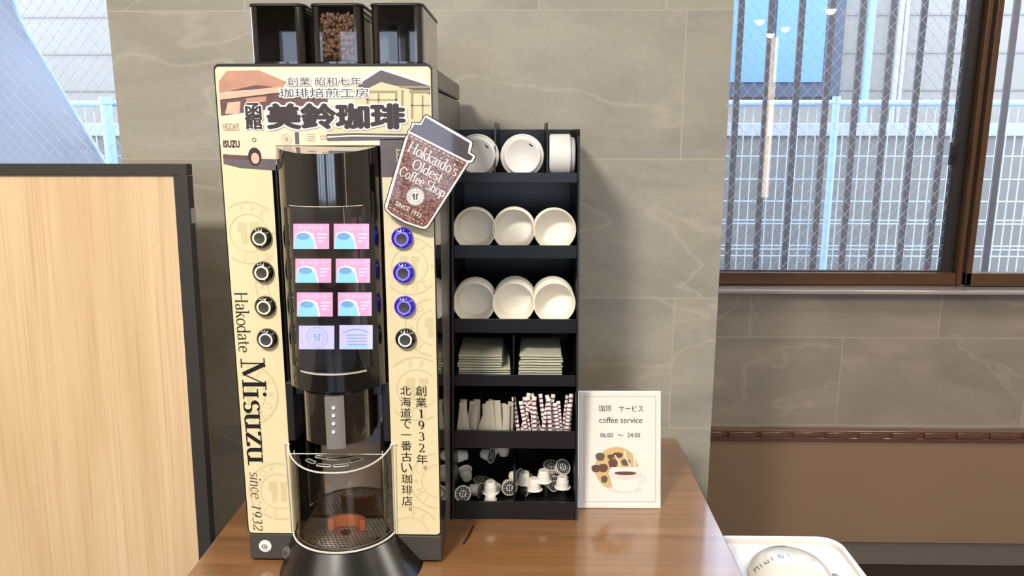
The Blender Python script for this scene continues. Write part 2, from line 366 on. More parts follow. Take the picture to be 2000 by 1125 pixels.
G = {  # skeleton letters: strokes (mode, points), serifs (x, y), advance
    'H': ([('T', [(.12, 0), (.12, .7)]), ('T', [(.58, 0), (.58, .7)]), ('t', [(.12, .36), (.58, .36)])], [(.12, 0), (.12, .7), (.58, 0), (.58, .7)], .72),
    'M': ([('t', [(.12, 0), (.12, .7)]), ('T', [(.14, .7), (.42, .04)]), ('t', [(.42, .04), (.7, .7)]), ('T', [(.7, 0), (.7, .7)])], [(.12, 0), (.1, .7), (.7, 0), (.73, .7)], .86),
    'a': ([('a', arcp(.21, .34, .13, .12, 170, 0)), ('T', [(.34, .34), (.34, .07)]), ('t', [(.34, .06), (.40, .01), (.45, .05)]), ('a', [(.34, .27)] + arcp(.2, .12, .13, .12, 100, 300) + [(.34, .1)])], [], .46),
    'k': ([('T', [(.1, 0), (.1, .74)]), ('t', [(.12, .2), (.36, .45)]), ('T', [(.2, .28), (.41, .0)])], [(.1, 0), (.07, .74), (.36, .45), (.41, 0)], .48),
    'o': ([('a', arcp(.24, .225, .19, .23, 0, 360, 28))], [], .48),
    'd': ([('a', arcp(.22, .225, .17, .23, 20, 340, 24)), ('T', [(.38, .74), (.38, .0)])], [(.34, .74), (.41, .0)], .5),
    't': ([('T', [(.14, .6), (.14, .1)]), ('a', arcp(.23, .1, .09, .09, 180, 320)), ('t', [(.02, .44), (.28, .44)])], [], .33),
    'e': ([('t', [(.07, .26), (.39, .26)]), ('a', arcp(.23, .225, .17, .23, 10, 315, 24))], [], .44),
    'i': ([('T', [(.12, 0), (.12, .45)]), ('D', [(.12, .64)])], [(.12, 0), (.09, .45)], .26),
    's': ([('a', arcp(.2, .335, .12, .115, 30, 250, 12) + arcp(.2, .115, .13, .115, 80, -150, 14))], [], .38),
    'u': ([('T', [(.1, .45), (.1, .13)]), ('a', arcp(.22, .13, .12, .13, 180, 330)), ('T', [(.38, .45), (.38, 0)])], [(.07, .45), (.35, .45), (.42, 0)], .52),
    'z': ([('t', [(.05, .44), (.37, .44), ]), ('T', [(.35, .44), (.07, .02)]), ('t', [(.05, .015), (.38, .015)]), ('T', [(.06, .45), (.06, .36)]), ('T', [(.37, .0), (.37, .1)])], [], .43),
    'n': ([('T', [(.1, 0), (.1, .45)]), ('a', arcp(.24, .3, .14, .15, 170, 0)), ('T', [(.38, .3), (.38, 0)])], [(.1, 0), (.07, .45), (.38, 0)], .5),
    'c': ([('a', arcp(.23, .225, .17, .23, 45, 320, 22))], [], .42),
    'C': ([('a', arcp(.34, .35, .28, .36, 45, 320, 26)), ('T', [(.54, .66), (.54, .52)])], [], .64),
    'O': ([('a', arcp(.36, .35, .3, .36, 0, 360, 32))], [], .74),
    'S': ([('a', arcp(.26, .52, .17, .18, 30, 250, 14) + arcp(.27, .18, .19, .18, 80, -150, 16))], [], .52),
    'l': ([('T', [(.11, 0), (.11, .74)])], [(.11, 0), (.08, .74)], .24),
    'f': ([('T', [(.14, 0), (.14, .6)]), ('a', arcp(.24, .6, .1, .13, 180, 30)), ('t', [(.03, .44), (.28, .44)])], [(.14, 0)], .3),
    'h': ([('T', [(.1, 0), (.1, .74)]), ('a', arcp(.24, .3, .14, .15, 170, 0)), ('T', [(.38, .3), (.38, 0)])], [(.1, 0), (.07, .74), (.38, 0)], .5),
    'p': ([('T', [(.1, -.22), (.1, .45)]), ('a', arcp(.26, .225, .17, .23, 160, -160, 24))], [(.1, -.22), (.07, .45)], .5),
    "'": ([('T', [(.08, .72), (.07, .56)])], [], .16),
    '1': ([('T', [(.22, 0), (.22, .68)]), ('t', [(.22, .67), (.1, .58)])], [(.22, 0)], .44),
    '9': ([('a', arcp(.22, .46, .15, .21, 0, 360, 24)), ('a', arcp(.12, .42, .26, .42, 10, -75, 12))], [], .46),
    '3': ([('a', arcp(.2, .52, .14, .16, 150, -80, 14)), ('a', arcp(.2, .18, .17, .19, 85, -150, 16))], [], .44),
    '2': ([('a', arcp(.22, .5, .16, .18, 160, -20, 14) + [(.3, .3), (.08, .04)]), ('t', [(.06, .025), (.4, .025)]), ('T', [(.39, .0), (.4, .12)])], [], .46),
    ' ': ([], [], .26)}
def serif_shape(s, thick=.085, thin=.028, slant=0.0, space=.0):
    V, F_ = [], []; x = 0
    def quad(q): o = len(V); V.extend(q); F_.append((o, o + 1, o + 2, o + 3))
    for ch in s:
        strokes, serifs, adv = G[ch]
        for mode, pts in strokes:
            if mode == 'D':
                o = len(V); V.extend([(x + pts[0][0] + .055 * math.cos(k * math.pi / 6), pts[0][1] + .055 * math.sin(k * math.pi / 6)) for k in range(12)]); F_.append(tuple(range(o, o + 12))); continue
            L, Rr = [], []
            for i, (a, b) in enumerate(pts):
                p0 = pts[max(i - 1, 0)]; p1 = pts[min(i + 1, len(pts) - 1)]
                dx, dy = p1[0] - p0[0], p1[1] - p0[1]; l = math.hypot(dx, dy) or 1; dx /= l; dy /= l
                wd = thick if mode == 'T' else thin if mode == 't' else thin + (thick - thin) * abs(dy) ** 1.6
                L.append((x + a - dy * wd / 2, b + dx * wd / 2)); Rr.append((x + a + dy * wd / 2, b - dx * wd / 2))
            for i in range(len(pts) - 1): quad([L[i], Rr[i], Rr[i + 1], L[i + 1]])
        for sx, sy in serifs:
            hw = thick * 1.15; h = thin
            y0, y1 = (sy, sy + h) if sy <= 0 else (sy - h, sy)
            quad([(x + sx - hw, y0), (x + sx + hw, y0), (x + sx + hw, y1), (x + sx - hw, y1)])
        x += adv + space
    W = [(p[0] + p[1] * slant, p[1], 0) for p in V]
    for k, f in enumerate(F_):
        for i in f: W[i] = (W[i][0], W[i][1], (k % 40) * 4e-6)
    return W, F_
def lay(mb, fr, shape, box=None, center=None, width=None, ang=0, c=.0006, stretch=True, ref=None, height=None, flip=False):
    """place a letter shape on a frame, fitted in a local box or by centre, width and angle"""
    v, f = shape
    rx = ref or (min(p[0] for p in v), min(p[1] for p in v), max(p[0] for p in v), max(p[1] for p in v))
    w0, h0 = rx[2] - rx[0], rx[3] - rx[1]; mx, my = (rx[0] + rx[2]) / 2, (rx[1] + rx[3]) / 2
    if box:
        a0, b0, a1, b1 = box; cx, cy = (a0 + a1) / 2, (b0 + b1) / 2; W, H = abs(a1 - a0), abs(b1 - b0)
        if ang in (-90, 90): W, H = H, W
        sx, sy = W / w0, H / h0
        if not stretch: sx = sy = min(sx, sy)
    else:
        cx, cy = center; sx = width / w0; sy = height / h0 if height else sx
    ca, sa = math.cos(R(ang)), math.sin(R(ang)); P = []
    for q in v:
        a = (q[0] - mx) * sx; b = (q[1] - my) * sy
        P.append(fr.w(cx + a * ca - b * sa, cy + a * sa + b * ca, c + (q[2] if len(q) > 2 else 0)))
    mb.add(P, f)
    return rx
def pbox(fr, x0, y0, x1, y1):
    a = fr.p(x0, y1); b = fr.p(x1, y0); return (a[0], a[1], b[0], b[1])
def arc_text(mb, fr, s, c, r, a_mid, step, size, cc=.0006, inward=False, bold=.02, ok=None):
    n = len(s)
    for i, ch in enumerate(s):
        if ch == ' ': continue
        a = a_mid + ((n - 1) / 2 - i) * step * (-1 if inward else 1)
        p = (c[0] + r * math.cos(R(a)), c[1] + r * math.sin(R(a)))
        if ok and not (ok(p[0] - size, p[1] - size) and ok(p[0] + size, p[1] + size)): continue
        v, f = font_cache(ch, bold)
        lay(mb, fr, (v, f), center=p, width=size * (max(q[0] for q in v) - min(q[0] for q in v)), ang=a - 90 if not inward else a + 90, c=cc)
_fc = {}
def font_cache(s, bold=0):
    k = (s, bold)
    if k not in _fc: _fc[k] = font_shape(s, bold)
    return _fc[k]
def emblem(mb, fr, c, r, cc, matl, ok=None, top='COFFEE', bot='MISUZU', simple=False):
    mb.mat(matl)
    mb.ring2(fr, c, r * .94, r, cc, 48, ok); mb.ring2(fr, c, r * .58, r * .62, cc, 40, ok)
    if not simple:
        arc_text(mb, fr, top, c, r * .78, 90, 25, r * .30, cc, ok=ok); arc_text(mb, fr, bot, c, r * .78, 270, 25, r * .30, cc, inward=True, ok=ok)
        for a in (0, 180):
            p = (c[0] + r * .78 * math.cos(R(a)), c[1] + r * .78 * math.sin(R(a)))
            if not ok or ok(*p): mb.disc(fr, p, r * .07, cc, 10)
    # monogram: two facing hooked stems
    for sg in (-1, 1):
        q = [(.06, .34), (.34, .34), (.34, .16), (.24, .16), (.24, -.34), (.06, -.34)] if sg > 0 else [(-.06, .34), (-.06, -.34), (-.24, -.34), (-.24, .02), (-.36, .02), (-.3, .34)]
        q = [(c[0] + a * r, c[1] + b * r) for a, b in q]
        if not ok or all(ok(*p) for p in q): mb.flat(fr, q, cc)

# ------------------------------------------------------------------ the room
WY, WW = 1.64, 2.40                       # front face of the tiled column wall, window wall
XL, XR = -.8616, .4165
b = MB().mat('tile'); b.box(XL, XR, WY, WW + .1, 0, 2.6); struct('wall_column', b)
b = MB().mat('floor'); b.box(-3.2, 3.2, -5.2, 2.55, -.05, 0)
fl = struct('floor', b)
b = MB().mat('ceil'); b.box(-3.2, 3.2, -5.2, 2.5, 2.6, 2.65); struct('ceiling', b)
b = MB().mat('plaster'); b.box(-3.2, -3.1, -5.1, 2.5, 0, 2.6); struct('wall_left', b)
b = MB().mat('plaster'); b.box(3.1, 3.2, -5.1, 2.5, 0, 2.6); struct('wall_right', b)
b = MB().mat('plaster')                                                     # rear wall with its two window openings
b.box(-3.1, 3.1, -5.2, -5.1, 0, .8); b.box(-3.1, 3.1, -5.2, -5.1, 2.35, 2.6)
for x0, x1 in ((-3.1, -2.3), (-1.9, -1.75), (-1.2, -1.1), (-.7, -.25), (.1, .2), (.75, .85), (1.5, 3.1)): b.box(x0, x1, -5.2, -5.1, .8, 2.35)  # narrow unseen posts added to split the window reflections into vertical streaks
struct('wall_rear', b)
zs = at(1500, 557, Y=WW + .03).z; SZ = zs - .014           # underside line of the sill board
b = MB().mat('tile2')
b.box(-3.1, 3.1, WW, WW + .12, 0, SZ); b.box(-3.1, 3.1, WW, WW + .12, 2.3, 2.6)
b.box(XL - .02, XR - .02, WW, WW + .12, SZ, 2.3)
struct('wall_window', b)
# low brown panel, its ledge, the grey baseboard
za = at(1700, 862, Y=WW - .03).z; zb = at(1700, 1059, Y=WW - .03).z
b = MB().mat('panelbr'); b.box(XR + .002, 3.1, WW - .03, WW - .001, zb, za); struct('trim_1', b)
b = MB().mat('ledge')
zt = at(1700, 843, Y=WW - .035).z
b.box(XR + .002, 3.1, WW - .038, WW - .001, za + .001, za + .014); b.box(XR + .002, 3.1, WW - .032, WW - .001, za + .014, zt)
k = XR + .03
while k < 3.0: b.box(k, k + .085, WW - .043, WW - .038, za + .016, zt - .002); k += .105
struct('trim_2', b, .002)
b = MB().mat('base_b'); b.box(XR + .002, 3.1, WW - .022, WW - .001, 0, zb - .001); struct('baseboard_right', b, .002)
b = MB().mat('sill'); zs = at(1500, 557, Y=WW + .03).z
b.box(XR - .3, 3.1, WW - .05, WW + .11, zs - .013, zs); struct('trim_3', b, .003)

# ------------------------------------------------------------------ windows
def X_at(px, py, Y): return at(px, py, Y=Y).x
gy = WW + .055
w1 = thing('window_1', 'bronze framed sliding window with wired glass right of the tiled column', 'window', (XR, WW, zs)); w1['kind'] = 'structure'
xs0, xs1 = X_at(1895, 0, gy), X_at(1920, 0, gy)        # dark stile of the left sash
xp1 = X_at(1943, 0, WW + .03)
zr0, zr1 = at(1600, 554, Y=WW + .04).z, at(1600, 529, Y=WW + .04).z
b = MB().mat('bronze'); b.box(XR - .3, xp1, WW + .025, WW + .07, zr0, zr1 - .004); b.box(XR - .3, 3.1, WW + .02, WW + .10, zs, zr0 - .002); b.box(XR - .3, 3.1, WW + .02, WW + .10, 2.26, 2.3)
obj('window_frame', b, w1, .002)
b = MB().mat('bronzedark'); b.box(xs0, xs1, WW + .048, WW + .075, zr0, 2.26); b.box(XR - .3, xs0, WW + .05, WW + .065, zr1 - .006, zr1)
b.mat('bronze'); b.box(xs1, xp1 - .006, WW + .02, WW + .07, zr0, 2.26)
obj('sash_stile', b, w1, .002)
b = MB().mat('glass'); b.add([(XR - .3, gy, zr1), (xs0, gy, zr1), (xs0, gy, 2.26), (XR - .3, gy, 2.26)], [(0, 1, 2, 3)])
pane = obj('pane', b, w1)
def wires(x0, x1, z0, z1, y, sp, slope=1.15):
    mb = MB().mat('wire'); r = .00055
    for sg in (1, -1):
        c = z0 - slope * (x1 - x0) * (1 if sg > 0 else 0)
        while c < z1 + slope * (x1 - x0):
            # z = c + sg*slope*(x-x0)
            q = []
            xa, xb = x0, x1
            za_, zb_ = c, c + sg * slope * (x1 - x0)
            def clip(xa, za_, xb, zb_):
                out = []
                d = zb_ - za_
                t0, t1 = 0, 1
                for lim, s_ in ((z0, 1), (z1, -1)):
                    fa, fb = (za_ - lim) * s_, (zb_ - lim) * s_
                    if fa < 0 and fb < 0: return None
                    if fa < 0: t0 = max(t0, fa / (fa - fb))
                    if fb < 0: t1 = min(t1, fa / (fa - fb))
                if t0 >= t1: return None
                return (xa + (xb - xa) * t0, za_ + d * t0, xa + (xb - xa) * t1, za_ + d * t1)
            cl = clip(xa, za_, xb, zb_)
            if cl:
                ax, az, bx, bz = cl; l = math.hypot(bx - ax, bz - az)
                if l > .01:
                    nx, nz = -(bz - az) / l * r, (bx - ax) / l * r
                    mb.add([(ax - nx, y, az - nz), (ax + nx, y, az + nz), (bx + nx, y, bz + nz), (bx - nx, y, bz - nz),
                            (ax - nx, y + r, az - nz), (ax + nx, y + r, az + nz), (bx + nx, y + r, bz + nz), (bx - nx, y + r, bz - nz)],
                           [(0, 1, 2, 3), (7, 6, 5, 4), (0, 3, 7, 4), (1, 5, 6, 2)])
            c += sp
    return mb
obj('wire_mesh', wires(XR - .2, xs0, zr1, 2.0, gy + .002, .042), pane)
b = MB().mat('blackmat'); lk = at(1862, 300, Y=WW + .045)
b.box(lk.x - .013, lk.x + .006, WW + .03, WW + .048, lk.z - .035, lk.z + .035); b.box(lk.x - .02, lk.x + .0, WW + .02, WW + .03, lk.z - .012, lk.z + .03)
obj('latch', b, w1, .002)
w2 = thing('window_2', 'second sliding sash of the right window at the picture edge', 'window', (xp1, WW, zs)); w2['kind'] = 'structure'
xg = X_at(1960, 0, WW + .03)
zq = at(1950, 531, Y=WW + .03).z
b = MB().mat('bronze'); b.box(xp1, xp1 + .018, WW + .008, WW + .04, zr0 + .001, 2.26); b.box(xp1, 3.1, WW + .008, WW + .04, zr0 + .001, zq)
obj('window_frame', b, w2, .002)
b = MB().mat('glass'); b.add([(xp1 + .01, WW + .025, zq), (3.1, WW + .025, zq), (3.1, WW + .025, 2.26), (xp1 + .01, WW + .025, 2.26)], [(0, 1, 2, 3)])
obj('pane', b, w2)
w3 = thing('window_3', 'wired glass window left of the tiled column', 'window', (-1.5, WW, zs)); w3['kind'] = 'structure'
b = MB().mat('bronze'); b.box(-3.1, XL - .02, WW + .02, WW + .1, SZ, zs + .02); b.box(-3.1, XL - .02, WW + .02, WW + .1, 2.26, 2.3); obj('window_frame', b, w3)
b = MB().mat('glass'); b.add([(-3.1, gy, zs), (XL - .02, gy, zs), (XL - .02, gy, 2.28), (-3.1, gy, 2.28)], [(0, 1, 2, 3)])
pane = obj('pane', b, w3)
obj('wire_mesh', wires(-2.2, XL - .02, 1.3, 2.2, gy + .002, .042), pane)

# ------------------------------------------------------------------ outside
b = MB().mat('ground'); b.box(-6, 7, 2.56, 8, -.3, -.2); struct('ground', b)
BY = 2.68
k = 0
bx0 = X_at(1449, 0, BY); bdx = X_at(1508.5, 0, BY) - bx0
bar = None
for i in range(1, 11):
    x = bx0 + (i - 1) * bdx
    if bar is None:
        mb = MB().mat('bars'); hw = bdx * .105
        mb.box(-hw, hw, -.006, .006, 0, 2.1); bar = obj('lattice_bar', mb, None, .002); o = bar
    else:
        o = bar.copy(); C.objects.link(o)
    o.location = (x, BY, .62)
    tag(o, 'grey vertical lattice bar outside the right window, %s from the tiled column' % ['hidden first', 'first', 'second', 'third', 'fourth', 'fifth', 'sixth', 'seventh', 'eighth', 'ninth', 'tenth', 'eleventh', 'twelfth', 'thirteenth'][i], 'bar', 'lattice bars outside the window')
b = MB().mat('bars'); b.box(bx0 - 1.5 * bdx, bx0 + 13 * bdx, BY - .03, BY + .03, .58, .62); b.box(bx0 - 1.5 * bdx, bx0 + 13 * bdx, BY - .03, BY + .03, -.2, -.16)
for x in (bx0 - bdx, bx0 + 12.5 * bdx): b.box(x - .02, x + .02, BY - .02, BY + .02, -.2, .6)
tag(obj('lattice_rail', b), 'grey rail carrying the lattice bars below the right window', 'rail')
FY = 4.0
ft = thing('mesh_fence', 'white wire mesh fence with pale blue top rail behind the window bars', 'fence', (0, FY, -.2))
z_t0, z_t1 = at(1700, 195, Y=FY).z, at(1700, 208, Y=FY).z
b = MB().mat('fencerail'); b.tube([(-4, FY, (z_t0 + z_t1) / 2), (5, FY, (z_t0 + z_t1) / 2)], (z_t0 - z_t1) / 2, 10)
obj('top_rail', b, ft)
b = MB().mat('fence')
for py in (305, 350, 393, 430, 437, 480, 487, 500): 
    z = at(1700, py, Y=FY).z; b.box(-4, 5, FY - .004, FY + .002, z - .0028, z + .0028)
z = z_t1
x = -4
while x < 5: b.box(x, x + .0045, FY - .002, FY + .003, -.1, z_t1); x += .0455
obj('wire_panel', b, ft, kind='stuff')
for px, py in ((1622, 340), (212, 250)):
    b = MB().mat('fencerail'); xx = X_at(px, py, FY - .05); hw = .0175 if px > 1000 else .028
    b.tube([(xx, FY - .05, -.2), (xx, FY - .05, at(px, 190, Y=FY).z)], hw, 12)
    b.tube([(xx, FY - .05, z_t0 - .02), (xx, FY - .05, z_t0 + .015)], hw * 1.15, 12)
    obj('fence_post', b, ft)
HY = 6.2
bt = thing('building', 'beige block-walled building with a blue window beyond the fence', 'building', (1.5, HY, -.2))
zc1, zc0 = at(1700, 240, Y=4.6).z, at(1700, 266, Y=4.6).z
b = MB().mat('build'); b.box(-6, 8, HY, HY + .3, -.2, 3.1)
b.mat('buildline')
for py in (28, 102, 175, 285, 330): z = at(1750, py, Y=HY).z; b.box(-6, 8, HY - .008, HY, z - .008, z + .008)
obj('wall', b, bt)
b = MB().mat('darkframe')
q0, q1 = at(1425, 190, Y=HY), at(1640, 0, Y=HY)
b.box(q0.x - .5, at(1640, 100, Y=HY).x, HY - .06, HY, q0.z, 3.0)
wf = obj('window_frame', b, bt)
b = MB().mat('bluewin'); i0, i1 = at(1440, 161, Y=HY - .06), at(1612, 50, Y=HY - .06)
b.box(i0.x - .5, i1.x - .42, HY - .075, HY - .06, i0.z, 2.95); b.box(i1.x - .37, i1.x, HY - .075, HY - .06, i0.z, 2.95)
obj('pane', b, wf)
for px, m_, r_, nm in ((1700, 'pipeblue', .03, 'drainpipe'), (1757, 'pipe', .022, 'drainpipe'), (1768, 'pipe', .018, 'drainpipe')):
    x = X_at(px, 60, HY - .08); b = MB().mat(m_); b.tube([(x, HY - .08, -.2), (x, HY - .08, 3.08)], r_, 12); obj(nm, b, bt)
lw = thing('boundary_wall', 'low grey wall with a pale coping behind the mesh fence', 'wall', (1.5, 4.6, -.2))
b = MB().mat('darkwall'); b.box(-6, 6, 4.62, 4.75, -.2, zc0); obj('wall', b, lw)
b = MB().mat('coping'); b.box(-6, 6, 4.6, 4.8, zc0, zc1); obj('coping', b, lw, .005)
# left: pale sheet with a curved edge outside the glass
SY = 2.78
edge = [(22, -30), (30, 0), (40, 35), (62, 75), (92, 125), (124, 178), (152, 225), (178, 268), (200, 305), (225, 345)]
pts = [at(px, py, Y=SY) for px, py in edge]
b = MB().mat('sheet')
ring0 = []; rows = []
for p in pts:
    row = []
    for k in range(9):
        t = k / 8; x = p.x * (1 - t) + (-2.6) * t
        row.append((x, SY + .02 * math.sin(x * 26) * (1 if k else 0), p.z))
    rows.append(row)
last = [(x, y, -.2) for x, y, z in rows[-1]]; rows.append(last)
b.loft(rows, False, False)
so = tag(obj('hanging_sheet', b, smooth=80), 'pale blue sheet with a curved edge outside the left window', 'sheet')
md = so.modifiers.new('thick', 'SOLIDIFY'); md.thickness = .004
b = MB().mat('fencerail'); b.tube([Vector(p) + Vector((0, -.01, 0)) for p in pts], .006, 8)
obj('hem', b, so)

# ------------------------------------------------------------------ ceiling lamps (their reflections show in the panes)
def mirror_lamp(px, py):
    h = Vector((0, 0, EYE)); d = ray(px, py); k = (2.6 - EYE) / d.z; q = h + d * k
    return (q.x, 2 * gy - q.y)
spots = [mirror_lamp(1484, 40), mirror_lamp(1699, 54), mirror_lamp(1607, 79), mirror_lamp(1825, 18), (-.75, -.45)]
first = None
for i, (x, y) in enumerate(spots):
    y = max(y, -4.9); x = min(x, 2.95)
    if first is None:
        first = thing('ceiling_light', 'x', 'lamp', (x, y, 2.6), 'recessed ceiling spots')
        mb = MB().mat('ceil'); mb.lathe([(.048, -.001), (.06, -.004), (.066, -.001)], 24, Frame((x, y, 2.6), (1, 0, 0), (0, 1, 0)))
        obj('bezel', mb, first)
        mb = MB().mat('lampglow'); mb.lathe([(.0, -.050), (.020, -.046), (.036, -.034), (.045, -.016), (.048, -.004)], 24, Frame((x, y, 2.6), (1, 0, 0), (0, 1, 0))); obj('bulb', mb, first)
        o = first
    else:
        o = copy_tree(first); o.location = (x, y, 2.6)
    o['label'] = 'round recessed ceiling spot reflected in the window glass, %s of the row' % ['first', 'second', 'third', 'fourth', 'fifth', 'sixth', 'seventh'][i]

o['label'] = 'round recessed ceiling spot in front of and above the coffee machine'

# ------------------------------------------------------------------ table
TZ = .753
b = MB().mat('table')
tt = thing('table', 'walnut laminate table carrying the coffee machine and the cup rack', 'table', (-.09, 1.2, 0))
b.box(-.527, .339, .72, WY - .003, TZ - .028, TZ); obj('tabletop', b, tt, .0015)
for x in (-.5, .31):
    for y in (.77, 1.59):
        mb = MB().mat('frameblack'); mb.box(x - .02, x + .02, y - .02, y + .02, 0, TZ - .028); obj('leg', mb, tt, .002)

# ------------------------------------------------------------------ partition
PY = 1.40
pt = thing('partition', 'pale oak partition panel in a black frame left of the table', 'partition', (-.9, PY, 0))
zt_ = at(200, 318, Y=PY).z; xr_ = at(364, 318, Y=PY).x; xi = at(339, 345, Y=PY).x; zi = at(200, 341, Y=PY).z
xr_ = min(xr_, -.545)
b = MB().mat('oak'); b.box(-2.1, xi, PY + .006, PY + .018, .06, zi); obj('panel', b, pt)
b = MB().mat('frameblack'); b.box(-2.1, xr_, PY, PY + .024, zi, zt_); obj('top_rail', b, pt, .001)
b = MB().mat('frameblack'); b.box(xi, xr_, PY, PY + .024, .05, zi - .0005)
obj('post', b, pt, .001)
b = MB().mat('frameblack'); b.box(-2.1, -2.075, PY, PY + .024, .05, zi - .0005); obj('post', b, pt, .001)
b = MB().mat('frameblack'); b.box(-2.075, xi, PY, PY + .024, .05, .08); obj('bottom_rail', b, pt, .001)
for x in (-2.05, -.62):
    b = MB().mat('frameblack'); b.box(x - .03, x + .03, PY - .15, PY + .17, 0, .05); obj('foot', b, pt, .002)
b = MB().mat('steel'); zz = at(372, 420, Y=PY).z; b.box(xr_, xr_ + .003, PY + .004, PY + .02, zz - .014, zz + .014); obj('clip', b, pt)

pt.location.y -= .061; pt.rotation_euler.x = R(-2.5)
# tall lamp standing behind the camera; its tube shows as the warm stripe in the window
la, lb2 = at(1514, 72, Y=7.0), at(1504, 385, Y=7.0); lx, ly = la.x, 2 * gy - 7.0
tl = thing('floor_lamp', 'tall floor lamp with a vertical warm tube reflected in the window', 'lamp', (lx, ly, 0))
b = MB().mat('blackmat'); b.lathe([(0, 0), (.15, 0), (.15, .02), (0, .02)], 32, Frame((lx, ly, 0), (1, 0, 0), (0, 1, 0))); obj('base', b, tl)
b = MB().mat('blackmat'); b.tube([(lx, ly, .02), (lx, ly, lb2.z)], .015, 12); obj('pole', b, tl)
b = MB().mat('lampwarm'); b.tube([(lx, ly, lb2.z), (lx, ly, la.z)], .030, 16); obj('tube', b, tl)

# ------------------------------------------------------------------ coffee machine
MX0, MX1, MY = -.4432, -.1345, 1.1155
fr = Frame((0, MY, 0), (1, 0, 0), (0, 0, 1))          # face of the printed plate
P = fr.p
mc = thing('coffee_machine', 'tall black coffee machine with a cream printed front on the wooden table', 'coffee machine', ((MX0 + MX1) / 2, 1.33, TZ))
zTop = P(640, 124)[1]; zPl = P(640, 1043)[1]
cx0, cx1 = P(566, 900)[0], P(765, 900)[0]
zCav = P(660, 775)[1]
b = MB().mat('greyside')
b.box(MX0, MX1, 1.195, 1.57, TZ + .006, zTop - .034)
b.box(MX0, MX1, 1.20, 1.57, zTop - .032, zTop - .002)
obj('housing', b, mc, .003)
b = MB().mat('black')
b.box(MX0, cx0 - .001, MY + .008, 1.194, zPl, zTop - .004); b.box(cx1 + .001, MX1, MY + .008, 1.194, zPl, zTop - .004); b.box(cx0 - .001, cx1 + .001, MY + .008, 1.194, zCav, zTop - .004)
obj('door_frame', b, mc, .002)
# bezel and plate: rounded outline with a notch for the brewing column
def outline(x0, x1, z0, z1, r, notch=None, n=6):
    pts = []
    for cx, cz, a in ((x1 - r, z1 - r, 0), (x0 + r, z1 - r, 90), (x0 + r, z0 + r, 180)):
        pts += [(cx + r * math.cos(R(a + 90 * k / n)), cz + r * math.sin(R(a + 90 * k / n))) for k in range(n + 1)]
    if notch: pts += [(notch[0], z0), (notch[0], notch[2]), (notch[1], notch[2]), (notch[1], z0)]
    pts += [(x1 - r + r * math.cos(R(270 + 90 * k / n)), z0 + r + r * math.sin(R(270 + 90 * k / n))) for k in range(n + 1)]
    return pts
nz = P(640, 284)[1]
b = MB().mat('inkb'); b.prism(fr, outline(MX0, MX1, zPl - .001, zTop, .008, (cx0, cx1, nz)), -.007, -.001)
obj('bezel', b, mc)
px0, px1, pzt, pzb = MX0 + .0022, MX1 - .0012, P(640, 130)[1], zPl + .001
b = MB().mat('cream'); b.prism(fr, outline(px0, px1, pzb, pzt, .006, (cx0, cx1, nz)), -.002, 0)
plate = obj('printed_plate', b, mc, label='cream printed front plate with dark lettering')
def inplate(a, c): return px0 + .002 < a < px1 - .002 and pzb + .002 < c < P(640, 348)[1] and not (cx0 - .003 < a < cx1 + .003)
b = MB()
for (x, y, r) in ((486, 455, 62), (560, 560, 62), (478, 770, 66), (545, 960, 60), (800, 520, 58), (850, 640, 60), (815, 760, 66), (860, 940, 60), (800, 1045, 62), (842, 400, 55)):
    c = P(x, y); rr = P(x + r, y)[0] - c[0]
    b = MB(); emblem(b, fr, c, rr, .0003, 'creamdark', ok=inplate)
    if b.f: obj('faint_emblem', b, plate)
def pp(*a): return [P(x, y) for x, y in a]
b = MB()
yb = 338
b.mat('sky').flat(fr, pp((428, 134), (838, 134), (842, 190), (842, 282), (430, 282)), .0003)
b.mat('truck').flat(fr, pp((431, 230), (640, 222), (660, 282), (660, 284), (432, 284)), .0004)
b.mat('truck').flat(fr, pp((432, 280), (538, 280), (540, 322), (436, 305)), .0005)
b.mat('roof').flat(fr, pp((427, 160), (442, 139), (505, 137), (560, 160), (552, 172), (500, 166), (429, 182)), .0005)
b.mat('eave').flat(fr, pp((428, 165), (455, 140), (478, 153), (520, 164), (548, 166), (544, 178), (480, 176), (429, 180)), .00045)
b.mat('pinkbr').flat(fr, pp((429, 182), (550, 169), (548, 182), (430, 196)), .0006)
b.mat('eave').flat(fr, pp((430, 195), (545, 181), (640, 192), (640, 206), (560, 208), (520, 214), (432, 226)), .0006)
b.mat('pinkbr').flat(fr, pp((445, 200), (470, 198), (468, 222), (440, 222)), .0007)
b.mat('roof').flat(fr, pp((480, 192), (520, 188), (520, 198), (482, 202)), .0007)
b.mat('truck').flat(fr, pp((560, 224), (642, 224), (642, 284), (538, 284)), .0006)
b.mat('slate').flat(fr, pp((576, 258), (584, 258), (585, 282), (577, 282)), .0008)
# house on the right
b.mat('house').flat(fr, pp((690, 166), (745, 146), (839, 185), (841, 262), (640, 262), (640, 205), (690, 200)), .0007)
b.mat('white').flat(fr, pp((692, 163), (744, 131), (840, 162), (840, 168), (744, 137), (700, 165)), .0011)
b.mat('slate').flat(fr, pp((696, 166), (744, 136), (840, 168), (840, 184), (744, 160), (712, 176)), .0010)
b.mat('houseline')
for x0, y0, x1, y1 in ((716, 177, 776, 181), (716, 181, 720, 206), (738, 181, 741, 215), (772, 181, 776, 215), (716, 194, 776, 196), (800, 176, 840, 182), (803, 182, 807, 232), (824, 186, 827, 240), (803, 205, 840, 207), (784, 176, 788, 230), (640, 208, 700, 210), (780, 168, 840, 172)):
    b.flat(fr, [P(x0, y1), P(x1, y1), P(x1, y0), P(x0, y0)], .0012)
b.mat('slate').flat(fr, pp((638, 262), (690, 260), (842, 262), (842, 272), (640, 275)), .0012)
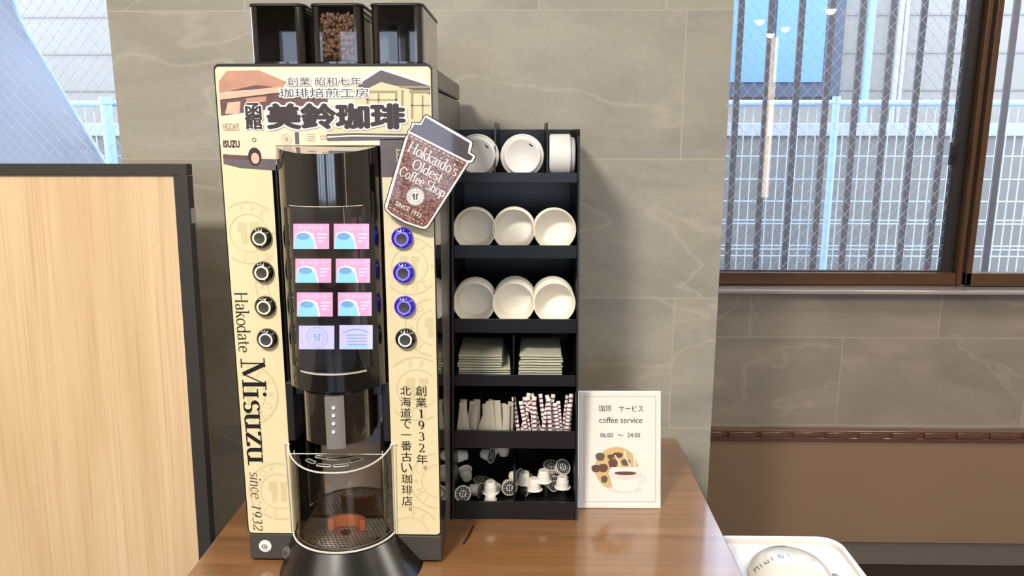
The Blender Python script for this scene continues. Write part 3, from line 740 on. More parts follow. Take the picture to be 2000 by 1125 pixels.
b.mat('white').flat(fr, pp((640, 266), (690, 264), (842, 266), (842, 268), (690, 266.5), (640, 269)), .0014)
b.mat('slate').flat(fr, pp((742, 272), (842, 270), (846, 345), (746, 345)), .0012)
b.mat('creamdark')
for k in range(4): b.flat(fr, pp((775, 292 + k * 9), (792, 292 + k * 9), (792, 294 + k * 9), (775, 294 + k * 9)), .0014)
b.flat(fr, pp((774, 290), (776, 290), (777, 322), (775, 322)), .0014)
# road, wheel, truck lettering
b.mat('road').flat(fr, pp((436, 303), (485, 309), (539, 311), (539, 333), (470, 328), (437, 320)), .0006)
b.mat('eave').flat(fr, pp((436, 301), (486, 304), (486, 312), (436, 309)), .0008)
b.mat('ink').disc(fr, P(498, 306), P(511, 306)[0] - P(498, 306)[0], .0010, 24, (P(498, 290)[1] - P(498, 308)[1]))
b.mat('pinkbr').disc(fr, P(499, 309), P(507, 306)[0] - P(499, 306)[0], .0012, 20, (P(498, 300)[1] - P(498, 312)[1]) * .9)
b.mat('ink'); b.ring2(fr, P(497, 273), .0022, .003, .0012, 16)
lay(b, fr, font_shape('ISUZU', .03), pbox(fr, 437, 274, 468, 288), c=.0012)
b.mat('houseline'); lay(b, fr, font_shape('NESCAFE', .0), pbox(fr, 436, 241, 467, 252), c=.0012)
b.flat(fr, pp((436, 253.5), (468, 253.5), (468, 254.5), (436, 254.5)), .0012)
lay(b, fr, font_shape('COF', .02), pbox(fr, 626, 264, 641, 273), c=.0012)
for k in range(4): b.flat(fr, pp((600, 262 + k * 4), (616, 262 + k * 4), (616, 263 + k * 4), (600, 263 + k * 4)), .0012)
emblem(b, fr, P(560, 272), .0075, .0012, 'houseline', simple=True)
obj('printed_photo', b, plate, label='printed street photo of a van and a gabled house')
# big Japanese lettering with white outline
b = MB()
def outlined(s, box, bold, out, c=.0016, vertical=False, line=1.0, space=1.0):
    base = font_shape(s, bold, vertical=vertical, line=line, space=space); rx = (min(p[0] for p in base[0]), min(p[1] for p in base[0]), max(p[0] for p in base[0]), max(p[1] for p in base[0]))
    b.mat('white'); lay(b, fr, font_shape(s, out, vertical=vertical, line=line, space=space), pbox(fr, *box), c=c, ref=rx)
    b.mat('ink'); lay(b, fr, base, pbox(fr, *box), c=c + .0003)
outlined('創業 昭和七年', (562, 151, 706, 167), .016, .10)
outlined('珈琲焙煎工房', (548, 172, 720, 191), .018, .10, c=.0017)
outlined('函館', (480, 201, 511, 253), .035, .10, vertical=True, line=.82)
outlined('美鈴珈琲', (522, 201, 792, 253), .05, .11, c=.0018)
obj('shop_name', b, plate, label='bold dark Japanese shop name with white outline')
b = MB().mat('inkb')
def strip_text(s, box, slant=0, thick=.085, thin=.028, top=None):
    sh = serif_shape(s, thick, thin, slant); lay(b, fr, sh, pbox(fr, *box), ang=-90, c=.0008)
strip_text('Hakodate', (466, 571, 484, 688), thick=.075, thin=.03)
strip_text('Misuzu', (484, 699, 518, 908), thick=.11, thin=.03)
strip_text('since', (491, 922, 509, 973), .2, .06, .025)
strip_text('1932', (495, 987, 510, 1036), .2, .07, .028)
obj('side_lettering', b, plate, label='black serif lettering running down the left side')
b = MB().mat('inkb')
def column_text(s, x, y0, y1, wpx):
    n = len(s); step = (y1 - y0) / n
    for i, ch in enumerate(s):
        xx = x + 22 * 0 + (i * step) * .0155
        if ch == '。':
            c_ = P(xx + 6, y0 + (i + .25) * step); b.ring2(fr, c_, .0018, .0026, .0008, 16); continue
        hgt = .06 if ch == '一' else .86 if not ch.isdigit() else .74
        ww = wpx * (.36 if ch == '1' else .52 if ch.isdigit() else 1)
        my = y0 + (i + .5) * step
        lay(b, fr, serif_shape(ch, .09, .04) if ch.isdigit() else font_cache(ch, 0), pbox(fr, xx - ww / 2, my - step * hgt / 2, xx + ww / 2, my + step * hgt / 2), c=.0008)
column_text('創業1932年。', 822, 752, 930, 21)
column_text('北海道で一番古い珈琲店。', 792, 752, 1010, 20)
obj('column_lettering', b, plate, label='vertical Japanese lettering on the right side')
# base strip and locks
b = MB().mat('base'); b.box(MX0 + .001, MX1, MY + .001, 1.194, TZ + .004, zPl - .002); obj('base_strip', b, mc, .002)
for x, y in ((MX0 + .03, 1.16), (MX1 - .03, 1.16), (MX0 + .03, 1.52), (MX1 - .03, 1.52)):
    b = MB().mat('blackmat'); b.lathe([(0, 0), (.014, 0), (.014, .006), (0, .006)], 16, Frame((x, y, TZ), (1, 0, 0), (0, 1, 0))); obj('foot', b, mc)
def lock(fr2, c, r, ring):
    b = MB().mat(ring); b.lathe([(0, .0025), (r * .85, .0025), (r, .0015), (r, -.001)], 28, fr2, c)
    b.mat('ink'); b.ring2(fr2, c, r * .3, r * .42, .0028, 20); b.disc(fr2, c, r * .16, .0029, 12); b.flat(fr2, [(c[0] - r * .5, c[1] - r * .1), (c[0] - r * .42, c[1] - r * .1), (c[0] - r * .42, c[1] + r * .15), (c[0] - r * .5, c[1] + r * .15)], .0029)
    return b
fb = Frame((0, MY + .001, 0), (1, 0, 0), (0, 0, 1))
obj('lock', lock(fb, fb.p(518.5, 1066), .0102, 'white'), mc, label='round white lock')
# brewing column
HX0, HX1 = P(537, 284)[0], P(739.5, 284)[0]
hxc, hw = (HX0 + HX1) / 2 + .0005, (HX1 - HX0) / 2
SAG = .050; HR = (hw * hw + SAG * SAG) / (2 * SAG); HCY = MY - SAG + HR
def arcxy(sag=SAG, w_=hw, xc=hxc, y_=MY, n=32, grow=0):
    r = (w_ * w_ + sag * sag) / (2 * sag); cy = y_ - sag + r; a = math.asin(min(1, w_ / r)); 
    if sag > w_: a = math.pi - a
    return [(xc + (r + grow) * math.sin(-a + 2 * a * k / n), cy - (r + grow) * math.cos(-a + 2 * a * k / n)) for k in range(n + 1)]
def column(mb, xy, z0, z1, yb=MY + .006, z1f=None):
    """closed prism: front curve xy plus the back edge; z1f lowers the top with distance to the front"""
    pl = xy + [(xy[-1][0], yb), (xy[0][0], yb)]
    def zt2(y): return z1 if z1f is None else z1 + (z1f - z1) * max(0, (MY - y) / SAG)
    mb.loft([[Vector((x, y, z0)) for x, y in pl], [Vector((x, y, zt2(y))) for x, y in pl]])
yF = MY - SAG
zHb, zHf = nz, at(640, 301, Y=yF).z
zD1, zD0 = at(640, 408, Y=yF).z, at(640, 724, Y=yF).z
zHl = at(640, 768, Y=yF).z
b = MB().mat('black'); A = arcxy()
column(b, A, zD1, zHb, z1f=zHf)
FLY = MY - .027
flatA = [(x, max(y, FLY)) for x, y in A]
column(b, flatA, zD0, zD1)
column(b, A, zHl, zD0)
head = obj('brewing_column', b, mc, smooth=30)
# menu screens behind the clear cover
fs = Frame((0, FLY - .0005, 0), (1, 0, 0), (0, 0, 1))
cards = [((573, 437, 643, 486), 0), ((652, 437, 721, 486), 1), ((577, 505, 647, 552), 0), ((656, 505, 723, 552), 1), ((580, 571, 650, 618), 0), ((660, 571, 726, 617), 1), ((584, 636, 653, 682), 2), ((663, 635, 728, 682), 3)]
for (x0, y0, x1, y1), kd in cards:
    W_, H_ = x1 - x0, y1 - y0
    def q(u, v): return fs.p(x0 + W_ * u, y0 + H_ * v)
    b = MB()
    if kd < 2:
        b.mat('pink').flat(fs, [q(0, 1), q(1, 1), q(1, 0), q(0, 0)], .0004)
        b.mat('scrwhite').flat(fs, [q(.02, 1)] + [q(.06 + .5 * t, .42 - .13 * math.sin(math.pi * t) + .0 * t) for t in (0, .15, .3, .5, .7, .85, 1)] + [q(.66, 1)], .0006)
        b.mat('cyan').flat(fs, [q(.02, 1), q(.07, .5), q(.3, .62), q(.5, .5), q(.58, .72), q(.6, 1)], .0008)
        c = q(.28, .5); b.mat('scrblue').disc(fs, c, q(.47, .5)[0] - c[0], .0010, 24, (q(0, .36)[1] - c[1]))
        b.mat('scrwhite'); lay(b, fs, font_cache('ホットコーヒー' if kd == 0 else 'アメリカンコーヒー', .02), box=(q(.15, .22)[0], q(0, .24)[1], q(.95, 0)[0], q(0, .07)[1]), c=.0012)
        for k in range(3): b.flat(fs, [q(.68, .44 + k * .14), q(.95 - .06 * k, .44 + k * .14), q(.95 - .06 * k, .39 + k * .14), q(.68, .39 + k * .14)], .0012)
    else:
        b.mat('lilac').flat(fs, [q(0, 1), q(1, 1), q(1, 0), q(0, 0)], .0004)
        if kd == 2:
            emblem(b, fs, q(.52, .5), (q(0, .05)[1] - q(0, .5)[1]), .0008, 'scrgrey')
        else:
            b.mat('scrgrey')
            b.flat(fs, [q(.1, .3), q(.3, .18), q(.5, .13), q(.7, .18), q(.9, .3), q(.9, .36), q(.7, .24), q(.5, .19), q(.3, .24), q(.1, .36)][::-1], .0008)
            for k in range(4): b.flat(fs, [q(.2 + .02 * k, .44 + k * .13), q(.82, .44 + k * .13), q(.82, .38 + k * .13), q(.2 + .02 * k, .38 + k * .13)], .0008)
            b.mat('cyan').flat(fs, [q(.1, .95), q(.9, .95), q(.9, .86), q(.1, .86)], .0008)
    obj('menu_screen', b, head, label='glowing pink drink tile' if kd < 2 else 'glowing lilac logo tile')
# clear cover
cov = arcxy(.032, (P(733, 600)[0] - P(573, 600)[0]) / 2 * .965, hxc + .0005, MY - .021, 24)
zc_t, zc_b = at(640, 404, Y=cov[12][1]).z, at(650, 731, Y=cov[12][1]).z
b = MB().mat('cover'); b.loft([[Vector((x, y, z)) for x, y in cov] for z in (zc_b, zc_t)], False, False)
cv = obj('clear_cover', b, mc, smooth=60)
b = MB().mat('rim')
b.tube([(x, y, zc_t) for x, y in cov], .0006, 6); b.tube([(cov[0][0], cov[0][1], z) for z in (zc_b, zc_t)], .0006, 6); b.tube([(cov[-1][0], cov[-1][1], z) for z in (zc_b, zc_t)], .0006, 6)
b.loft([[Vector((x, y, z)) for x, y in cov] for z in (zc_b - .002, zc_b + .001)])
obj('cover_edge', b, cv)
# spout block
SX0, SX1 = at(594, 820, Y=MY - .02).x, at(724, 820, Y=MY - .02).x
sxc, shw = (SX0 + SX1) / 2, (SX1 - SX0) / 2
zS = at(655, 876, Y=MY - .058).z
SP = arcxy(.040, shw, sxc, MY - .018, 20)
b = MB().mat('canister'); b.loft([[Vector((x, y, z)) for x, y in SP + [(SP[-1][0], 1.17), (SP[0][0], 1.17)]] for z in (zS + .004, zHl - .001)]); sp = obj('spout_block', b, mc)
b = MB().mat('gunmetal')
mid = [p for p in arcxy(.040, shw, sxc, MY - .018, 40) if abs(p[0] - (at(655, 820, Y=MY - .058).x)) < .0158]
b.loft([[Vector((x, y - .003, z)) for x, y in mid] + [Vector((x, y + .002, z)) for x, y in reversed(mid)] for z in (zS, zHl - .002)])
nz_ = obj('nozzle_cover', b, sp, label='brushed metal nozzle cover')
fl2 = Frame((0, MY - .0625, 0), (1, 0, 0), (0, 0, 1))
b = MB().mat('led')
for y in (797, 812, 828, 844):
    c = fl2.p(651, y); b.lathe([(0, .002), (.0014, .0014), (.0022, 0)], 12, fl2, c)
obj('indicator_lights', b, nz_)
# cavity lining
GS = .062
gz = at(655, 1080, Y=MY - .002 - GS).z + .0015
CY = at(672, 1009, Z=gz).y
b = MB().mat('mirror'); b.box(cx0, cx1, CY, CY + .006, TZ + .02, zCav); obj('cavity_back', b, mc)
b = MB().mat('blackmat')
for x, s_ in ((cx0, 1), (cx1, -1)):
    b = MB().mat('blackmat'); b.box(min(x, x + s_ * .012), max(x, x + s_ * .012), MY - .001, CY, at(660, 862, Y=MY).z, zHl); obj('cavity_cheek', b, mc, .002)
# clear guard
GS = .062
gx0, gx1 = at(570, 960, Y=MY).x, at(768, 960, Y=MY).x; gxc, gw = (gx0 + gx1) / 2, (gx1 - gx0) / 2
GA = arcxy(GS, gw, gxc, MY - .002, 32)
gzb = at(655, 1080, Y=GA[16][1]).z; gzt = at(655, 924, Y=GA[16][1]).z
zback = at(566, 866, Y=MY).z
gt = obj('splash_guard', MB().mat('acryl').loft([[Vector((x, y, gzb)) for x, y in GA], [Vector((x, y, gzt + (zback - gzt) * max(0, 1 - (MY - y) / GS) ** 1.3)) for x, y in GA]], False, False), mc, smooth=60, label='clear curved splash guard')
def ztg(y): return gzt + (zback - gzt) * max(0, 1 - (MY - y) / GS) ** 1.3
b = MB().mat('rim')  # whitish tubes painted as the highlights along the clear guard's edges
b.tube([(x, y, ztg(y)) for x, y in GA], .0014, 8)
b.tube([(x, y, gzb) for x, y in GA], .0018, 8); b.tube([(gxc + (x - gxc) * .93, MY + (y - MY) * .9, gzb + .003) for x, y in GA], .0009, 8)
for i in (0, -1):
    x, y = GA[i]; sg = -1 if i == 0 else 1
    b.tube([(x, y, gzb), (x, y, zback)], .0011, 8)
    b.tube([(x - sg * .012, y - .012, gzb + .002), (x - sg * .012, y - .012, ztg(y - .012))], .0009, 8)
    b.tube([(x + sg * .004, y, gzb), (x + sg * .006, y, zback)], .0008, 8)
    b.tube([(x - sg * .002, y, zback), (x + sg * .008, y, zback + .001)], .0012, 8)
obj('guard_edge_highlights', b, gt)
# slotted top of the guard
b = MB().mat('acryl')
front = [(x, y) for x, y in GA if y < MY - .018]
b.add([(x, y, ztg(y)) for x, y in front], [tuple(range(len(front)))])
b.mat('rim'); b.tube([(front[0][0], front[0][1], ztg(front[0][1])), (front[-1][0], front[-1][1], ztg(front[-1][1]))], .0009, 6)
def slot(px, py, wpx, ang):
    c = at(px, py, Z=gzt + .003); L_ = wpx * .00078; Wd = .0038
    pts = []
    for k in range(16):
        a = 2 * math.pi * k / 16; x = (L_ - Wd) / 1 * (1 if math.cos(a) > 0 else -1) * .5 * .9 + Wd * math.cos(a); y = Wd * math.sin(a)
        ca, sa = math.cos(R(ang)), math.sin(R(ang)); pts.append(Vector((c.x + x * ca - y * sa, c.y + x * sa + y * ca, c.z)))
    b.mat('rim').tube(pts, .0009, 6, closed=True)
    b.mat('inkb').add([p - Vector((0, 0, .0006)) for p in pts], [tuple(range(16))])
for s_ in ((627, 893, 22, -20), (652, 896, 24, 0), (678, 893, 24, 18), (607, 901, 24, -40), (632, 909, 26, -12), (666, 909, 26, 12), (695, 899, 26, 38)): slot(*s_)
obj('slotted_vent', b, gt)
# drip tray, grate, skirt
DA = arcxy(GS - .006, gw - .006, gxc, MY - .002, 32)
b = MB().mat('black'); b.loft([[Vector((x, y, z)) for x, y in DA + [(DA[-1][0], CY), (DA[0][0], CY)]] for z in (gzb - .012, gz - .0035)])
b.mat('gunmetal'); b.tube([(x, y, gz - .0005) for x, y in DA], .0014, 6)
tray = obj('drip_tray', b, mc)
def in_tray(x, y):
    if y > CY - .003 or abs(x - gxc) > gw - .014: return False
    if y > MY - .002: return True
    r = ((gw - .012) ** 2 + (GS - .012) ** 2) / (2 * (GS - .012)); cy = MY - .002 - (GS - .012) + r
    return (x - gxc) ** 2 + (y - cy) ** 2 < r * r
b = MB().mat('grate'); sp_ = .0066; hole = .0023
yy = MY - GS; row = 0
def cell(cx, cy):
    o = []; i_ = []
    h = sp_ / 2
    for k in range(8):
        a = math.pi / 8 + k * math.pi / 4
        i_.append((cx + hole * 1.1 * math.cos(a), cy + hole * math.sin(a)))
        m_ = max(abs(math.cos(a)), abs(math.sin(a))); 
    corners = [(h, h * .41), (h * .41, h), (-h * .41, h), (-h, h * .41), (-h, -h * .41), (-h * .41, -h), (h * .41, -h), (h, -h * .41)]
    o = [(cx + a, cy + c_) for a, c_ in corners]
    b.add([(x, y, gz) for x, y in o] + [(x, y, gz) for x, y in i_] + [(x, y, gz - .002) for x, y in i_],
          [(k, (k + 1) % 8, 8 + (k + 1) % 8, 8 + k) for k in range(8)] + [(8 + k, 8 + (k + 1) % 8, 16 + (k + 1) % 8, 16 + k) for k in range(8)] )
    b.add([(cx + h, cy + h, gz), (cx + h * .41, cy + h, gz), (cx + h, cy + h * .41, gz)], [(0, 1, 2)]); b.add([(cx - h, cy + h, gz), (cx - h * .41, cy + h, gz), (cx - h, cy + h * .41, gz)], [(0, 2, 1)])
    b.add([(cx + h, cy - h, gz), (cx + h * .41, cy - h, gz), (cx + h, cy - h * .41, gz)], [(0, 2, 1)]); b.add([(cx - h, cy - h, gz), (cx - h * .41, cy - h, gz), (cx - h, cy - h * .41, gz)], [(0, 1, 2)])
oc = at(676, 1040, Z=gz)
while yy < CY:
    xx = gxc - gw + (row % 2) * sp_ / 2
    while xx < gxc + gw:
        if in_tray(xx, yy): cell(xx, yy)
        xx += sp_
    yy += sp_; row += 1
obj('perforated_grate', b, tray)
# orange cup guide
b = MB().mat('rubber'); hr = []
for k in range(25):
    a = R(-8 + 196 * k / 24); hr.append((a,))
ro, ri = .030, .021; h_ = .020
ra = [[Vector((oc.x + r * math.cos(a[0]), oc.y + .6 * r * math.sin(a[0]) + .006, z)) for r, z in ((ri, gz + .0005), (ro, gz + .0005), (ro, gz + h_), (ri, gz + h_))] for a in hr]
b.loft(ra, True, True)
obj('cup_guide', b, tray, .0008, label='orange silicone cup guide')
b = MB().mat('inkb'); b.disc(Frame((0, 0, gz), (1, 0, 0), (0, 1, 0)), (oc.x, oc.y - .001), .0085, .0008, 20); obj('drain_hole', b, tray)
# flared skirt
zt1 = gzb - .004
TA = arcxy(GS + .002, gw + .002, gxc, MY, 24)
bl = at(536, 1122, Z=TZ).x; brr = at(822, 1108, Z=TZ).x
b = MB().mat('skirt'); rings = []
for t in (0, .25, .5, .75, 1):
    e = t ** 1.05
    ww = (gw + .002) * (1 - e) + .112 * e; sg = (GS + .002) * (1 - e) + .105 * e; z = zt1 + (TZ + .001 - zt1) * t
    xc = gxc + .012 * e
    aa = arcxy(sg, ww, xc, MY + .001 - .012 * e, 24)
    rings.append([Vector((x, y, z)) for x, y in aa])
b.loft(rings, False, False); b.add(rings[0], [tuple(range(25))]); b.add([(r[0].x, r[0].y, r[0].z) for r in rings] + [(rings[-1][0].x, MY + .002, TZ + .001), (rings[0][0].x, MY + .002, zt1)], [(0, 1, 2, 3, 4, 5, 6)])
b.add([(r[-1].x, r[-1].y, r[-1].z) for r in rings] + [(rings[-1][-1].x, MY + .002, TZ + .001), (rings[0][-1].x, MY + .002, zt1)], [(6, 5, 4, 3, 2, 1, 0)])
skirt = obj('flared_skirt', b, mc, smooth=50)
f3 = Frame((at(562, 1077, Y=MY - .018).x, MY - .022, at(562, 1077, Y=MY - .018).z), (.8, -.6, 0), (.22, .2, .95))
obj('lock', lock(f3, (0, 0), .0095, 'greyside'), skirt, label='dark round lock on the skirt')
# buttons
def button(px, py, ring, dome):
    c = P(px, py); b = MB().mat(dome)
    b.lathe([(.0162, 0), (.0162, .002), (.0150, .006), (.0118, .0085), (.0100, .009)], 36, fr, c)
    o = obj('button', b, mc, label='round selector button, %s ring' % {'gold': 'warm white', 'ringwhite': 'white', 'ringblue': 'glowing blue'}[ring])
    b = MB().mat(ring); b.lathe([(.0104, .0088), (.0104, .0102), (.0082, .0104), (.0080, .009)], 36, fr, c); obj('button_ring', b, o)
    b = MB().mat('base'); b.lathe([(.0080, .0096), (.0060, .0094), (0, .0088)], 28, fr, c); obj('button_cap', b, o)
    b = MB().mat('white')  # white flecks painted as highlights on top of the dome
    for a in (75, 92, 112): b.flat(fr, [(c[0] + r * math.cos(R(a + d)), c[1] + r * math.sin(R(a + d))) for r, d in ((.0122, -2), (.0146, -2), (.0146, 2), (.0122, 2))], .0087)
    obj('button_highlights', b, o)
for px, py in ((511, 464), (515, 531), (519, 598)): button(px, py, 'gold', 'black')
button(523, 661, 'ringwhite', 'black')
for px, py in ((786, 465), (789, 532), (791, 598)): button(px, py, 'ringblue', 'domeblue')
button(793, 661, 'ringwhite', 'black')

# ------------------------------------------------------------------ bean canisters on top
ztop = zTop - .002
def rrect(x0, x1, y0, y1, r, n=6):
    pts = []
    for cx, cy, a in ((x1 - r, y1 - r, 0), (x0 + r, y1 - r, 90), (x0 + r, y0 + r, 180), (x1 - r, y0 + r, 270)):
        pts += [(cx + r * math.cos(R(a + 90 * k / n)), cy + r * math.sin(R(a + 90 * k / n))) for k in range(n + 1)]
    return pts
KY = 1.145
kz = at(700, 6, Y=KY).z
for i, (xa, xb, lb) in enumerate(((487, 594, 'empty smoked bean canister on the machine, leftmost of three'), (607, 708, 'bean canister filled with roasted coffee beans, middle of three'), (724, 826, 'empty smoked bean canister on the machine, rightmost of three'))):
    X0, X1 = at(xa, 60, Y=KY).x, at(xb, 60, Y=KY).x
    cz0 = zTop - .032 + .033
    t = thing('bean_canister', lb, 'canister', ((X0 + X1) / 2, KY + .09, cz0), 'bean canisters on the machine')
    b = MB().mat('canister'); x0, x1, y0, y1 = X0, X1, KY, KY + .19
    # shell: U of three walls and floor with rounded front corners
    outer = rrect(x0, x1, y0, y1, .012); inner = rrect(x0 + .002, x1 - .002, y0 + .002, y1 - .002, .010)
    wz0, wz1 = cz0 + .001, kz - .004
    def in_front(p): return p[1] < y0 + .0021 and x0 + .012 < p[0] < x1 - .012
    b.loft([[Vector((x, y, wz0)) for x, y in outer], [Vector((x, y, wz0 + .003)) for x, y in outer]])
    n = len(outer)
    # walls except the flat front (the smoked window)
    ko = 3 * 7 - 1    # last point before the front edge
    seq = list(range(21, 28)) + list(range(0, 21))
    for kk in range(len(seq) - 1):
        p, q_ = outer[seq[kk]], outer[seq[kk + 1]]; pi, qi = inner[seq[kk]], inner[seq[kk + 1]]
        b.add([(p[0], p[1], wz0), (q_[0], q_[1], wz0), (q_[0], q_[1], wz1), (p[0], p[1], wz1), (pi[0], pi[1], wz0), (qi[0], qi[1], wz0), (qi[0], qi[1], wz1), (pi[0], pi[1], wz1)], [(0, 1, 2, 3), (7, 6, 5, 4)])
    obj('canister_body', b, t, smooth=60)
    b = MB().mat('smoke'); b.add([(x0 + .012, y0 + .0005, wz0), (x1 - .012, y0 + .0005, wz0), (x1 - .012, y0 + .0005, wz1), (x0 + .012, y0 + .0005, wz1)], [(0, 1, 2, 3)])
    obj('front_window', b, t)
    b = MB().mat('blackmat'); ol = rrect(x0 - .0015, x1 + .0015, y0 - .0015, y1 + .0015, .013)
    b.loft([[Vector((x, y, wz1)) for x, y in ol], [Vector((x, y, kz)) for x, y in ol]]); obj('lid', b, t, .001)
    if i == 1:
        b = MB().mat('bean'); rnd = random.Random(3)
        cx_, z_ = 0, 0
        for k in range(330):
            c_ = Vector((rnd.uniform(x0 + .010, x1 - .010), y0 + .008 + rnd.uniform(0, .010), rnd.uniform(wz0 + .008, wz1 - .010)))
            m3 = Matrix.Rotation(rnd.uniform(0, 6.28), 3, 'X') @ Matrix.Rotation(rnd.uniform(0, 6.28), 3, 'Z') @ Matrix.Rotation(rnd.uniform(0, 6.28), 3, 'Y')
            vv = []
            for (r_, h_) in ((.0, -.0052), (.0026, -.0042), (.0037, -.0015), (.0037, .0015), (.0026, .0042), (0, .0052)):
                for q6 in range(7): a = 2 * math.pi * q6 / 7; vv.append(c_ + m3 @ Vector((r_ * math.cos(a), r_ * .72 * math.sin(a), h_)))
            b.add(vv, [(r6 * 7 + q6, r6 * 7 + (q6 + 1) % 7, (r6 + 1) * 7 + (q6 + 1) % 7, (r6 + 1) * 7 + q6) for r6 in range(5) for q6 in range(7)])
        b.mat('bean').box(x0 + .004, x1 - .004, y0 + .02, y1 - .006, wz0 + .0035, wz1 - .016)
        tag(obj('coffee_beans', b, smooth=80), 'roasted brown coffee beans filling the middle canister', 'coffee beans', kind='stuff')

# ------------------------------------------------------------------ cup shaped sign on the front
fc = Frame((0, 1.098, 0), (1, 0, 0), (0, 0, 1)); Q = fc.p
out = [(795, 256), (801, 249), (804, 238), (820, 239), (829, 224), (833, 223), (922, 274), (925, 280), (920, 297), (930, 303), (929, 309), (924, 318), (916, 321), (838, 444), (832, 449), (822, 448), (790, 437), (762, 421), (752, 411), (750, 402), (790, 268), (796, 260)]
ctr = (sum(p[0] for p in out) / len(out), sum(p[1] for p in out) / len(out))
def inset(poly, d):
    n = len(poly); r = []
    for i in range(n):
        p0, p1, p2 = poly[i - 1], poly[i], poly[(i + 1) % n]
        e1 = Vector((p1[0] - p0[0], p1[1] - p0[1])).normalized(); e2 = Vector((p2[0] - p1[0], p2[1] - p1[1])).normalized()
        nn = Vector((-(e1.y + e2.y), e1.x + e2.x)); nn = nn.normalized() if nn.length > 1e-6 else Vector((0, 0))
        r.append((p1[0] + nn.x * d, p1[1] + nn.y * d))
    return r
cs = thing('cup_shaped_sign', 'brown takeaway cup shaped sign tilted over the machine front edge', 'sign', (Q(840, 340)[0], 1.10, Q(840, 340)[1]))
b = MB().mat('inkb'); b.prism(fc, [Q(*p) for p in out][::-1], -.003, 0)
b.mat('blackmat'); mid_ = Q(790, 350); b.box(mid_[0] - .012, mid_[0] + .012, 1.101, MY, mid_[1] - .02, mid_[1] + .02)
bd = obj('board', b, cs)
b = MB().mat('white'); b.flat(fc, [Q(*p) for p in inset(out, 2.0)][::-1], .0004)
obj('white_border', b, bd)
b = MB().mat('lidprint'); b.flat(fc, [Q(*p) for p in [(800, 256), (806, 249), (809, 243), (823, 244), (831, 229), (917, 279), (914, 299), (924, 306), (920, 313), (912, 313)]][::-1], .0007)
obj('printed_lid', b, bd, label='dark brown printed cup lid')
b = MB().mat('beanprint'); b.flat(fc, [Q(*p) for p in [(799, 260), (912, 317), (834, 440), (824, 443), (792, 432), (764, 416), (756, 407)]][::-1], .0007)
b.mat('white')
def dash(p, q_, n):
    for k in range(n):
        t0, t1 = (k + .1) / n, (k + .6) / n
        a, c_ = Vector(p).lerp(Vector(q_), t0), Vector(p).lerp(Vector(q_), t1)
        b.flat(fc, [Q(a.x, a.y + 1.3), Q(c_.x, c_.y + 1.3), Q(c_.x, c_.y), Q(a.x, a.y)], .001)
dash((801, 265), (908, 320), 12); dash((760, 403), (828, 438), 9)
def tx(sh, px, py, wpx, hpx, ang=-27.6):
    a = Q(px, py); s_ = Q(px + 50, py)[0] - a[0]
    lay(b, fc, sh, center=a, width=wpx * s_ / 50, height=hpx * s_ / 50, ang=ang, c=.0011)
tx(serif_shape("Hokkaido's", .10, .04), 847, 310, 106, 23); tx(serif_shape('Oldest', .10, .04), 836, 333, 64, 21); tx(serif_shape('Coffee Shop', .10, .04), 825, 357, 97, 25)
tx(font_shape('SINCE 1932', .02), 798, 409, 56, 8.5)
obj('printed_sleeve', b, bd, label='coffee bean print with white lettering')
b = MB(); c_ = Q(811.5, 384); b.mat('white').disc(fc, c_, .0132, .0010, 32); emblem(b, fc, c_, .0128, .0014, 'eave')
obj('emblem', b, bd)

# ------------------------------------------------------------------ cup rack
RX0, RX1 = -.1312, .0918
ry0, ry1, rzt = 1.2585, 1.352, at(1132, 252, Y=1.36).z
slope = (ry1 - ry0) / (rzt - TZ)
def rakeY(z): return ry0 + (z - TZ) * slope
fk = Frame((0, ry0, TZ), (1, 0, 0), (0, slope, 1)); K = fk.p
def kz_(py): return K(1000, py)[1] * fk.v.z + TZ
RB = 1.575
rk = thing('cup_rack', 'black six tier rack of cups, lids and creamers beside the coffee machine', 'rack', ((RX0 + RX1) / 2, 1.4, TZ))
for x0, x1 in ((RX0, RX0 + .004), (RX1 - .004, RX1)):
    b = MB().mat('shelf')
    pr = [(ry0, TZ), (RB, TZ), (RB, rzt), (rakeY(rzt) + .012, rzt), (rakeY(rzt - .012), rzt - .012)]
    b.loft([[Vector((x, y, z)) for y, z in pr] for x in (x0, x1)]); obj('side_panel', b, rk, .0008)
b = MB().mat('shelf'); b.box(RX0 + .004, RX1 - .004, RB - .005, RB, TZ, rzt); obj('back_panel', b, rk)
lips = [(337, 357), (479, 505), (623, 651), (732, 755), (841, 877), (979, 1018)]
tierz = []
xa, xb = RX0 + .0045, RX1 - .0045
for i, (a, c_) in enumerate(lips):
    z1, z0 = kz_(a), kz_(c_)
    z0 = max(z0, TZ + .0005)
    fz = z1 - .012 if i != 5 else z0 + .014
    tierz.append(fz)
    yl = rakeY((z0 + z1) / 2)
    b = MB().mat('shelf'); b.box(xa, xb, yl, yl + .004, z0, z1); b.box(xa, xb, yl + .004, RB - .0055, fz - .004, fz)
    obj('shelf_tray', b, rk, .0006)
def divider(px, tier, y_top, yb_=RB - .006, front=0.006):
    z0 = tierz[tier]; z1 = kz_(y_top) if tier else at(px, y_top, Y=1.42).z
    x = K(px, lips[tier][0] - 8)[0]
    b = MB().mat('shelf'); y0 = rakeY(z0) + front
    b.add([], []); pr = [(y0, z0), (yb_, z0), (yb_, z1), (y0 + (0.0 if tier else .03), z1)]
    b.loft([[Vector((xx, y, z)) for y, z in pr] for xx in (x - .0012, x + .0012)]); obj('divider', b, rk)
    return x
d1 = divider(966, 0, 240); d2 = divider(1069, 0, 240)
d4 = divider(1003, 3, 654); d5 = divider(1004, 4, 775); d6 = divider(1004, 5, 905)
